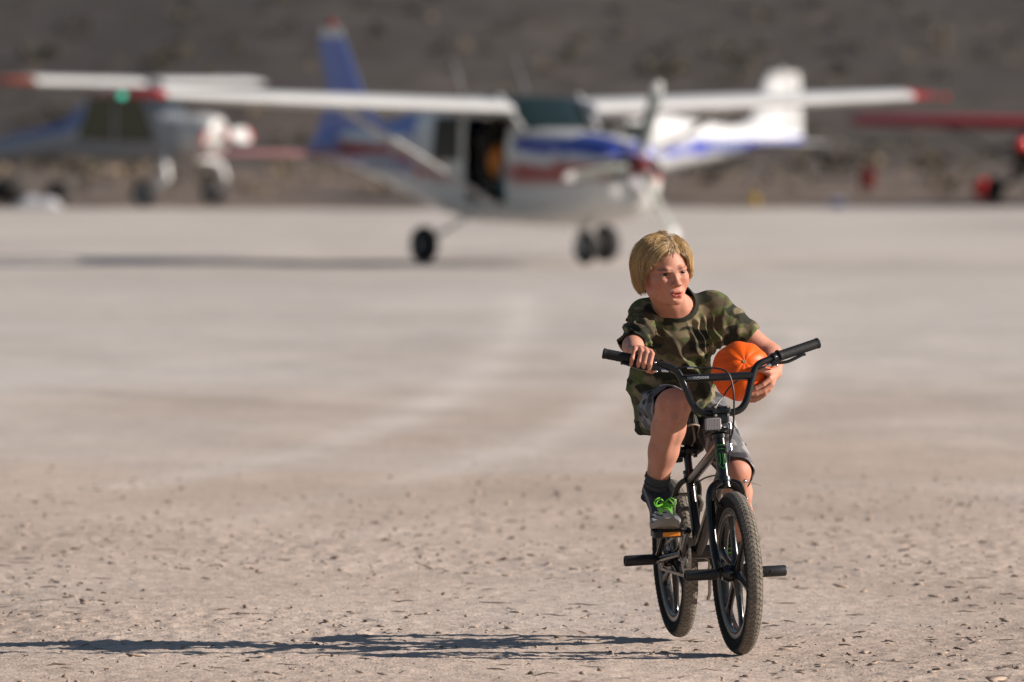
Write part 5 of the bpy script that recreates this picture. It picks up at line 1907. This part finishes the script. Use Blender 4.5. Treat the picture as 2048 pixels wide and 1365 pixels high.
def cessna(root, paint, finm, tipm, spinm, blades, tip_lights=True, reg=None, door=True, fin_paint=None, broad_fin=False):
    tab = [(2.74, .32, .80, 1.42, 2.3), (2.66, .44, .66, 1.46, 2.4), (2.45, .52, .55, 1.50, 2.6), (2.0, .55, .48, 1.54, 2.8), (1.4, .57, .45, 1.58, 3.0), (1.02, .57, .45, 1.60, 3.2),
           (.92, .57, .45, 1.66, 3.4), (.50, .57, .46, 1.97, 3.8), (.2, .57, .47, 1.99, 4.0), (-.5, .57, .49, 1.99, 4.0), (-1.2, .55, .58, 1.95, 3.6), (-1.9, .47, .72, 1.85, 3.0),
           (-3.0, .32, .94, 1.68, 2.6), (-4.0, .18, 1.14, 1.60, 2.3), (-4.7, .08, 1.24, 1.54, 2.1), (-5.05, .03, 1.28, 1.48, 2.0)]
    holes = [(-.22, .72, .74, 1.74, -1)] if door else []
    fu = fuselage(tab, paint, holes, root)
    # windows: separate panes just proud of the skin
    def pane(poly, side, name='side_window'):
        mb = MB()
        mb.prism(poly, Vector((0, side * .573, 0)), Vector((1, 0, 0)), Vector((0, 0, 1)), Vector((0, 1, 0)), .012)
        return mb.build(name, M_glass, root, smooth=False)
    pane([(-1.02, 1.22), (-.36, 1.22), (-.36, 1.74), (-.92, 1.74)], -1)
    pane([(-1.02, 1.22), (-.36, 1.22), (-.36, 1.74), (-.92, 1.74)], 1)
    pane([(-.26, 1.18), (.62, 1.18), (.50, 1.76), (-.26, 1.76)], 1)
    if not door:
        pane([(-.26, 1.18), (.62, 1.18), (.50, 1.76), (-.26, 1.76)], -1)
    mb = MB()   # windscreen
    rows = []
    for (x, z, w) in ((1.05, 1.60, .50), (.93, 1.70, .52), (.76, 1.84, .53), (.56, 1.965, .53)):
        rows.append([Vector((x + .022 - .10 * (abs(k) / 6) ** 2.5, w * k / 6, z - .02 * (abs(k) / 6) ** 3 + .014)) for k in range(-6, 7)])
    mb.loft(rows, closed=False); mb.build('windscreen', M_glass, root)
    for s in (-1, 1):
        mb = MB(); mb.tube([(1.06, s * .52, 1.60), (.56, s * .545, 1.99)], .028, 8); mb.build('window_post', M_wht, root)
    # cabin inside
    mb = MB(); mb.box((.1, 0, .70), (1.9, 1.0, .05)); mb.build('cabin_floor', M_cabin, root)
    for y in (-.27, .27):
        mb = MB(); mb.box((.28, y, .92), (.50, .46, .16), bev=.04); mb.box((.02, y, 1.27), (.14, .46, .66), bev=.05); mb.tube([(.02, y, 1.55), (.02, y, 1.72)], [.11, .10], 10); mb.build('seat', M_cabin, root)
    mb = MB(); mb.box((.95, 0, 1.30), (.14, .98, .44), bev=.03); mb.build('instrument_panel', M_cabin, root)
    # wings, struts
    for s in (-1, 1):
        wing(root, 'wing', [(s * .56, .98, 1.81, 1.63, .12), (s * 2.7, .98, 1.875, 1.63, .12), (s * 5.12, .85, 1.974, 1.25, .11)], M_wht)
        wing(root, 'wing_band', [(s * 5.122, .85, 1.974, 1.25, .112), (s * 5.22, .845, 1.976, 1.23, .112)], M_redp if tip_lights else M_wht)
        wing(root, 'wing_tip', [(s * 5.222, .845, 1.976, 1.23, .11), (s * 5.46, .80, 1.98, 1.12, .10), (s * 5.62, .62, 1.99, .80, .06)], tipm)
        mb = MB(); mb.tube([(.42, s * .56, .72), (.50, s * 2.62, 1.82)], .085, 12, flat=.38, ref=(1, 0, 0)); mb.build('wing_strut', M_wht, root)
        if tip_lights:
            g = mat('green_lamp', (0.02, 0.25, 0.16), rough=.2, emit=((0.04, 0.75, 0.50), 0.7)) if s < 0 else mat('red_lamp', (0.5, 0.03, 0.02), rough=.2)
            mb = MB(); mb.ball((.70, s * 5.64, 1.985), (.06, .04, .04)); mb.build('navigation_light', g, root)
    # tail
    for s in (-1, 1):
        wing(root, 'tailplane', [(s * .05, -3.65, 1.27, 1.25, .08), (s * 1.90, -4.0, 1.28, .85, .07), (s * 1.98, -4.12, 1.28, .6, .05)], mat('tail_rose', (.42, .20, .19), rough=.4) if fin_paint else M_wht)
    def finsec(x0, z, ch, tk):
        return [Vector((x0 + a, b, z)) for a, b in airfoil(ch, tk)]
    if broad_fin:
        fs_ = [(-3.0, 1.50, 1.62, .07), (-3.75, 1.78, .95, .09), (-3.95, 2.15, .76, .09), (-4.14, 2.72, .58, .09)]
        rs_ = [(-4.66, 1.40, .38, .05), (-4.72, 1.8, .32, .06), (-4.725, 2.15, .30, .06), (-4.735, 2.72, .27, .06)]
        cs_ = [(-4.14, 2.725, .86, .09), (-4.24, 2.86, .72, .06)]
    else:
        fs_ = [(-2.95, 1.50, 1.72, .07), (-3.52, 1.78, .92, .10), (-3.84, 2.15, .55, .12), (-4.24, 2.72, .42, .12)]
        rs_ = [(-4.69, 1.42, .36, .05), (-4.455, 1.8, .30, .06), (-4.405, 2.15, .25, .06), (-4.675, 2.72, .20, .06)]
        cs_ = [(-4.24, 2.725, .63, .09), (-4.30, 2.86, .50, .06)]
    for nm_, tb_, m_ in (('fin', fs_, finm), ('rudder', rs_, finm), ('fin_cap', cs_, M_wht)):
        mb = MB(); mb.loft([finsec(*q) for q in tb_]); mb.build(nm_, m_, root)
    mb = MB(); mb.tube([(-4.56, 0, 2.85), (-4.56, 0, 2.92), (-4.56, 0, 2.96)], [.07, .065, .02], 10); mb.build('beacon', M_wht if broad_fin else M_dred, root)
    # gear
    for s in (-1, 1):
        mb = MB(); mb.tube(catmull([(0, s * .40, .62), (0, s * .62, .56), (0, s * 1.05, .34), (0, s * 1.17, .25)], 4), .045, 10, flat=.5, ref=(1, 0, 0)); mb.build('gear_leg', M_wht, root)
        wheel(root, (0, s * 1.25, .225), .225, .20, fat=1.15)
    mb = MB(); mb.tube([(1.70, 0, .70), (1.66, 0, .40)], .045, 12)
    for s in (-1, 1): mb.tube([(1.66, s * .02, .42), (1.65, s * .10, .40), (1.65, s * .10, .20)], .022, 8)
    mb.build('nose_fork', M_wht, root)
    wheel(root, (1.65, 0, .20), .20, .16)
    mb = MB(); mb.box((1.15, -.1, .50), (.3, .14, .10), bev=.03); mb.build('exhaust_pipe', M_cabin, root)
    # nose: intakes, spinner, propeller
    for s in (-1, 1):
        mb = MB(); mb.lathe([(0, .001), (.02, .13), (-.04, .14), (-.05, .001)], (2.735, s * .24, 1.14), (1, 0, 0), n=18); mb.build('air_intake', M_cabin, root)
    mb = MB(); mb.lathe([(0, .13), (.10, .12), (.20, .085), (.27, .04), (.29, .001)], (2.75, 0, 1.17), (1, 0, 0), n=24); mb.build('spinner', spinm, root)
    for a in blades:
        blade(root, Vector((2.86, 0, 1.17)), a, 1.02, M_bladeg, M_wht)
    # whip aerials
    for x, y, h, lean in ((-.9, -.2, .42, -.25), (.1, .1, .45, -.30)):
        mb = MB(); mb.tube([(x, y, 2.03), (x + lean * .5, y, 2.03 + h * .5), (x + lean, y, 2.03 + h)], [.007, .005, .003], 6); mb.build('aerial', M_alu, root)
    if reg:
        for k in range(6):
            mb = MB(); x = reg[0] + .17 * k; s = reg[2]
            yb = s * (float(np.interp(x, [-4.2, -3.0, -1.9], [.19, .325, .47])) + .004)
            mb.box((x, yb, reg[1]), (.10, .01, .20)); mb.build('registration_mark', reg[3], root, smooth=False)
    return fu


def place(root, px, v, heading_x, heading_y):
    p = G(px, v)
    root.location = p
    root.rotation_euler = (0, 0, math.atan2(heading_y, heading_x))
    return p


# ---- the near airplane, its open door towards the camera
A30 = R_(30)
pl = empty('airplane', (0, 0, 0), 'white, red and blue high wing airplane with an open side door and three propeller blades', 'airplane', 'airplanes parked on the lake bed')
pl.location = (0.04, 101.8, 0.005)
pl.rotation_euler = (0, 0, math.atan2(-math.cos(A30), math.sin(A30)))


def paint_a(x, y, z):
    if -.30 < x < .75 and z > 1.86 and abs(y) < .56: return (.02, .05, .045)
    if x < -1.6:
        t = (-1.6 - x)
        if z > 1.50 + .05 * t or x < -4.1: return BLU
        if 1.22 + .03 * t < z < 1.36 + .05 * t: return RED
        if 1.05 + .05 * t < z < 1.22 + .03 * t: return (0.10, .12, .30)
        return WHT
    if 1.00 < z < 1.20: return RED
    if x > .9 and z > 1.36 - .05 * (x - .9) and z < 1.50 - .03 * (x - .9): return BLU
    if x > 1.9 and z > 1.30 and abs(y) > .1: return BLU
    return WHT


cessna(pl, paint_a, M_bluep, M_dred, M_dred, [R_(74), R_(188), R_(-58)], reg=(-3.1, 1.18, -1, mat('reg_pale', (.42, .42, .46), rough=.5)), fin_paint=True)
Mw = pl.matrix_basis
bag = empty('duffel_bag', tuple(Mw @ Vector((.30, -.30, 1.005))), 'orange duffel bag on the seat inside the open airplane door', 'bag')
WORLD_ROOTS.add(bag.name)
mb = MB(); mb.ball(Mw @ Vector((.26, -.33, 1.20)), (.17, .17, .22), 14, 10); mb.build('bag_body', mat('orange_nylon', (.55, .17, .015), rough=.6), bag)
mb = MB(); mb.tube(catmull([Mw @ Vector((.10, -.40, 1.24)), Mw @ Vector((.16, -.46, 1.44)), Mw @ Vector((.36, -.46, 1.44)), Mw @ Vector((.42, -.40, 1.24))], 4), .014, 6); mb.build('bag_strap', M_cabin, bag)
bag2 = empty('rucksack', tuple(Mw @ Vector((.58, -.36, .73))), 'teal rucksack on the cabin floor inside the open airplane door', 'bag')
WORLD_ROOTS.add(bag2.name)
mb = MB(); mb.ball(Mw @ Vector((.58, -.40, 1.06)), (.13, .13, .20), 12, 8); mb.ball(Mw @ Vector((.58, -.36, .88)), (.15, .15, .15), 12, 8); mb.build('sack', mat('teal_nylon', (.02, .17, .20), rough=.6), bag2)
mb = MB(); mb.box(Mw @ Vector((.58, -.40, 1.245)), (.16, .16, .05), bev=.02); mb.build('flap', M_cabin, bag2)

# ---- white airplane behind it, only the tail end in clear view
pl2 = empty('airplane', (0, 0, 0), 'white airplane with a blue stripe along its tail, half hidden by the nearer one', 'airplane', 'airplanes parked on the lake bed')
B35 = R_(24)
D2 = 178.0
tailx = (1600 - 1024) / 17067 * D2
pl2.location = (tailx - 4.7 * math.cos(B35), D2 - 4.7 * math.sin(B35), 0.06)
pl2.scale = (.94, .94, .94)
pl2.rotation_euler = (0, 0, math.atan2(-math.sin(B35), -math.cos(B35)))


def paint_b(x, y, z):
    t = max(0, -x - 1.0)
    if .98 + .065 * t < z < 1.24 + .045 * t: return (0.025, 0.060, 0.55)
    return (.78, .78, .78)


cessna(pl2, paint_b, mat('white_fin', (.78, .78, .78), rough=.35, coat=.2), M_wht, M_wht, [R_(30), R_(210)], tip_lights=False, reg=(-3.5, 1.22, 1, mat('reg_blue', (.30, .36, .58), rough=.5)), door=False, broad_fin=True)
for ch in list(pl2.children):
    if ch.name.startswith('wing_band'):
        pass

# ---- bush airplane with bent trailing gear legs
pw = empty('bush_airplane', (0, 0, 0), 'white and blue bush airplane with bent landing gear legs and a large glazed cabin', 'airplane', 'airplanes parked on the lake bed')
A61 = R_(63)
D3 = 170.5
pw.location = ((352 - 1024) / 17067 * D3, D3, 0.0)
pw.rotation_euler = (0, 0, math.atan2(-math.cos(A61), math.sin(A61)))


def paint_w(x, y, z):
    if x > .35: return (.56, .55, .53)
    if x < -1.9 and z > 1.58 + .13 * (x + 1.9): return (0.09, 0.13, 0.34)
    return (.30, .31, .34)


tabw = [(1.02, .30, 1.12, 1.72, 2.2), (.98, .38, 1.02, 1.80, 2.2), (.70, .44, .98, 1.86, 2.2), (.35, .45, .98, 1.86, 2.4), (.25, .46, .98, 1.86, 2.8), (0, .50, .96, 1.92, 3.2), (-.5, .56, .92, 2.34, 3.4), (-1.6, .55, .92, 2.38, 3.4),
        (-2.1, .42, .98, 2.05, 2.8), (-2.5, .30, 1.04, 1.72, 2.4), (-4.5, .17, .84, 1.26, 2.2), (-6.3, .07, .62, .86, 2.0)]
fuselage(tabw, paint_w, [], pw)
for s in (-1, 1):
    for poly in ([(-1.05, 1.30), (-.16, 1.30), (-.46, 2.18), (-1.05, 2.24)], [(-1.95, 1.36), (-1.13, 1.30), (-1.13, 2.24), (-1.66, 2.22)]):
        mb = MB(); mb.prism(poly, Vector((0, s * .562, 0)), Vector((1, 0, 0)), Vector((0, 0, 1)), Vector((0, 1, 0)), .02); mb.build('cabin_window', M_glass, pw, smooth=False)
mb = MB(); mb.loft([[Vector((x, w * k / 4, z)) for k in range(-4, 5)] for x, z, w in ((.02, 1.93, .44), (-.25, 2.14, .48), (-.50, 2.355, .50))], closed=False); mb.build('windscreen', M_glass, pw)
for s in (-1, 1):
    wing(pw, 'wing', [(s * .35, -.45, 2.45, 1.40, .14), (s * (4.70 if s < 0 else 4.4), -.45, 2.48, 1.40, .13)], M_wht)
    wing(pw, 'wing_tip', [(s * (4.702 if s < 0 else 4.402), -.45, 2.48, 1.40, .13), (s * (5.45 if s < 0 else 4.7), -.50, 2.49, 1.25, .09), (s * (5.55 if s < 0 else 4.8), -.62, 2.49, 1.0, .06)], mat('orange_red_paint', (.20, .045, .022), rough=.4) if s < 0 else M_wht)
    mb = MB(); mb.tube(catmull([(.02, s * .45, 1.02), (.25, s * .95, .92), (.37, s * 1.12, .84)], 4), .085, 10); mb.build('gear_strut', M_wht, pw)
    mb = MB(); mb.tube([(.37, s * 1.12, .86), (.46, s * 1.18, .60), (.08, s * 1.32, .27)], [.085, .080, .06], 10); mb.build('trailing_leg', M_wht, pw)
    wheel(pw, (.06, s * 1.42, .27), .27, .20)
    wing(pw, 'tailplane', [(s * .04, -5.3, 1.20, 1.0, .08), (s * 1.8, -5.4, 1.22, .8, .07)], M_wht)
mb = MB(); mb.loft([[Vector((x0 + a, b_, z)) for a, b_ in airfoil(c, .09)] for x0, z, c in ((-5.0, .9, 1.5), (-5.4, 1.6, 1.2), (-5.75, 2.25, .85))]); mb.build('fin', M_bluep, pw)
wheel(pw, (-6.25, 0, .14), .14, .08, 'tail_wheel')
mb = MB(); mb.tube([(-6.1, 0, .66), (-6.25, 0, .16)], .035, 8); mb.build('tail_leg', M_alu, pw)
mb = MB(); mb.lathe([(0, .14), (.12, .12), (.22, .06), (.25, .001)], (1.02, 0, 1.42), (1, 0, 0), n=18); mb.build('spinner', M_redp, pw)
blade(pw, Vector((1.16, 0, 1.42)), R_(2), 1.02, M_wht, M_redp, wmax=.34)
blade(pw, Vector((1.16, 0, 1.42)), R_(182), 1.02, M_wht, M_redp, wmax=.34)
mb = MB()
for k in range(9):
    a = k * 2 * math.pi / 9
    mb.tube([(.96, .0, 1.42), (1.03, .26 * math.cos(a), 1.42 + .26 * math.sin(a))], .03, 6)
mb.build('engine_shutter', M_cabin, pw)

# ---- small red airplane at the right
pr_ = empty('light_airplane', (0, 0, 0), 'small red high wing airplane with a black nose and red spinner', 'airplane', 'airplanes parked on the lake bed')
A4 = R_(-25)
D4 = 173.0
pr_.location = ((2105 - 1024) / 17067 * D4, D4, 0.05)
pr_.rotation_euler = (0, 0, math.atan2(-math.cos(A4), math.sin(A4)))


def paint_r(x, y, z):
    if x > .55: return (.012, .012, .013)
    return (.30, .022, .020)


tabr = [(1.52, .20, .96, 1.38, 2.2), (1.42, .34, .80, 1.42, 2.3), (.6, .46, .62, 1.38, 2.6), (.3, .48, .58, 1.58, 3.2), (-.7, .48, .58, 1.60, 3.2), (-1.4, .38, .62, 1.45, 2.6), (-3.9, .10, .58, .95, 2.2)]
fuselage(tabr, paint_r, [], pr_)
for s in (-1, 1):
    wing(pr_, 'wing', [(s * .3, .48, 1.58, 1.40, .19), (s * 4.15, .48, 1.66, 1.40, .18), (s * 4.4, .30, 1.68, 1.0, .09)], M_redp)
    mb = MB(); mb.tube([(.2, s * .46, .70), (.2, s * 2.6, 1.72)], .04, 8, flat=.5); mb.build('wing_strut', M_black, pr_)
    mb = MB(); mb.tube([(.45, s * .35, .70), (.62, s * .95, .28)], .06, 8); mb.build('gear_leg', M_black, pr_)
    wheel(pr_, (.62, s * 1.02, .28), .28, .24)
    mb = MB(); mb.prism([(-.62, 1.12), (.22, 1.12), (.1, 1.60), (-.55, 1.62)], Vector((0, s * .482, 0)), Vector((1, 0, 0)), Vector((0, 0, 1)), Vector((0, 1, 0)), .02); mb.build('side_window', M_glass, pr_, smooth=False)
    wing(pr_, 'tailplane', [(s * .04, -3.1, .86, .85, .06), (s * 1.3, -3.2, .88, .7, .05)], M_redp)
mb = MB(); mb.loft([[Vector((x, w * k / 4, z)) for k in range(-4, 5)] for x, z, w in ((.64, 1.39, .40), (.47, 1.56, .43), (.31, 1.60, .44))], closed=False); mb.build('windscreen', M_glass, pr_)
mb = MB(); mb.loft([[Vector((x0 + a, b_, z)) for a, b_ in airfoil(c, .08)] for x0, z, c in ((-2.9, .8, 1.2), (-3.2, 1.3, .95), (-3.5, 1.75, .6))]); mb.build('fin', M_redp, pr_)
mb = MB(); mb.lathe([(0, .17), (.12, .16), (.24, .10), (.32, .001)], (1.50, 0, 1.20), (1, 0, 0), n=18); mb.build('spinner', mat('bright_red', (.62, .035, .03), rough=.25, coat=.4), pr_)
for a in (R_(70), R_(190), R_(310)):
    blade(pr_, Vector((1.60, 0, 1.20)), a, .86, M_black, M_black, wmax=.12)

# ================================================================== camp gear on the far edge of the lake bed
def on_far(px, D):
    x = (px - 1024) / 17067 * D
    return Vector((x, D, max(0.0, float(hill_height(np.array([x]), np.array([float(D)]))[0]))))


def jerry(px, D, label, col, s=1.0):
    p = on_far(px, D)
    e = empty('fuel_can', tuple(p), label, 'fuel can'); WORLD_ROOTS.add(e.name)
    m = mat('can_' + label[:6], col, rough=.4)
    mb = MB(); mb.box(p + Vector((0, 0, .20 * s)), (.30 * s, .17 * s, .38 * s), bev=.03); mb.build('can_body', m, e)
    mb = MB(); mb.tube([p + Vector((-.10 * s, 0, .39 * s)), p + Vector((-.08 * s, 0, .46 * s)), p + Vector((.05 * s, 0, .46 * s)), p + Vector((.06 * s, 0, .39 * s))], .016 * s, 6); mb.build('handle', m, e)
    mb = MB(); mb.tube([p + Vector((.10 * s, 0, .38 * s)), p + Vector((.13 * s, 0, .45 * s))], .025 * s, 8); mb.build('spout', M_black, e)


jerry(1735, 186, 'red fuel can standing by dark scrub near the red airplane', (.22, .016, .014), 1.15)
jerry(1508, 170, 'yellow fuel can on the ground below the white airplane tail', (.55, .34, .03), .62)
p = on_far(1674, 168); e = empty('cooler', tuple(p), 'small blue cooler box on the far edge of the lake bed', 'cooler'); WORLD_ROOTS.add(e.name)
mb = MB(); mb.box(p + Vector((0, 0, .08)), (.28, .2, .15), bev=.02); mb.build('cooler_box', mat('cooler_blue', (.03, .06, .22), rough=.4), e)
mb = MB(); mb.box(p + Vector((0, 0, .178)), (.29, .21, .04), bev=.012); mb.build('cooler_lid', M_wht, e)
p = on_far(1966, 178); e = empty('kit_bag', tuple(p), 'round bright red kit bag on the ground beside the red airplane', 'bag'); WORLD_ROOTS.add(e.name)
mb = MB(); mb.ball(p + Vector((0, 0, .22)), (.23, .19, .22), 16, 12); mb.build('bag_body', mat('red_nylon', (.62, .04, .035), rough=.5), e)
mb = MB(); mb.tube(catmull([p + Vector((-.14, -.05, .38)), p + Vector((-.06, -.06, .50)), p + Vector((.06, -.06, .50)), p + Vector((.14, -.05, .38))], 4), .014, 6); mb.build('bag_handle', M_black, e)
p = on_far(72, 167.5); e = empty('tarpaulin', tuple(p), 'crumpled white tarpaulin lying near the bush airplane', 'tarpaulin'); WORLD_ROOTS.add(e.name)
mb = MB(); rings = []
for i in range(9):
    t = -1 + i / 4
    rings.append([p + Vector((.50 * t, .35 * math.cos(q), .02 + (.22 * (1 - t * t) ** .5 + .05 * math.sin(7 * t + q * 2)) * max(0.02, math.sin(q)))) for q in [k * math.pi / 8 for k in range(9)]])
mb.loft(rings, closed=False); mb.build('sheet', mat('white_sheet', (.36, .36, .38), rough=.7), e)
for px, D, w, lab in ((18, 173, .42, 'large black bag leaning beside the white tarpaulin'), (118, 176, .30, 'small black bag behind the white tarpaulin')):
    p = on_far(px, D); e = empty('gear_bag', tuple(p), lab, 'bag'); WORLD_ROOTS.add(e.name)
    mb = MB(); mb.ball(p + Vector((0, 0, w * .62)), (w, w * .7, w * .62), 14, 10); mb.build('bag_body', M_cabin, e)
    mb = MB(); mb.tube(catmull([p + Vector((-w * .5, -.1, w * 1.1)), p + Vector((0, -.12, w * 1.45)), p + Vector((w * .5, -.1, w * 1.1))], 4), .016, 6); mb.build('bag_handle', M_black, e)
p = on_far(208, 212); e = empty('camp_chair', tuple(p), 'dark red folding camp chair behind the bush airplane', 'chair'); WORLD_ROOTS.add(e.name)
cm = mat('maroon_canvas', (.085, .018, .017), rough=.8)
mb = MB(); mb.box(p + Vector((0, 0, .42)), (.5, .45, .04), bev=.01); mb.build('seat', cm, e)
mb = MB(); mb.box(p + Vector((0, .24, .70)), (.5, .04, .48), bev=.01); mb.build('backrest', cm, e)
for sx in (-1, 1):
    for sy in (-1, 1):
        mb = MB(); mb.tube([p + Vector((sx * .24, sy * .2, 0)), p + Vector((sx * .24, sy * .2, .42 if sy < 0 else .92))], .015, 6); mb.build('leg', M_black, e)
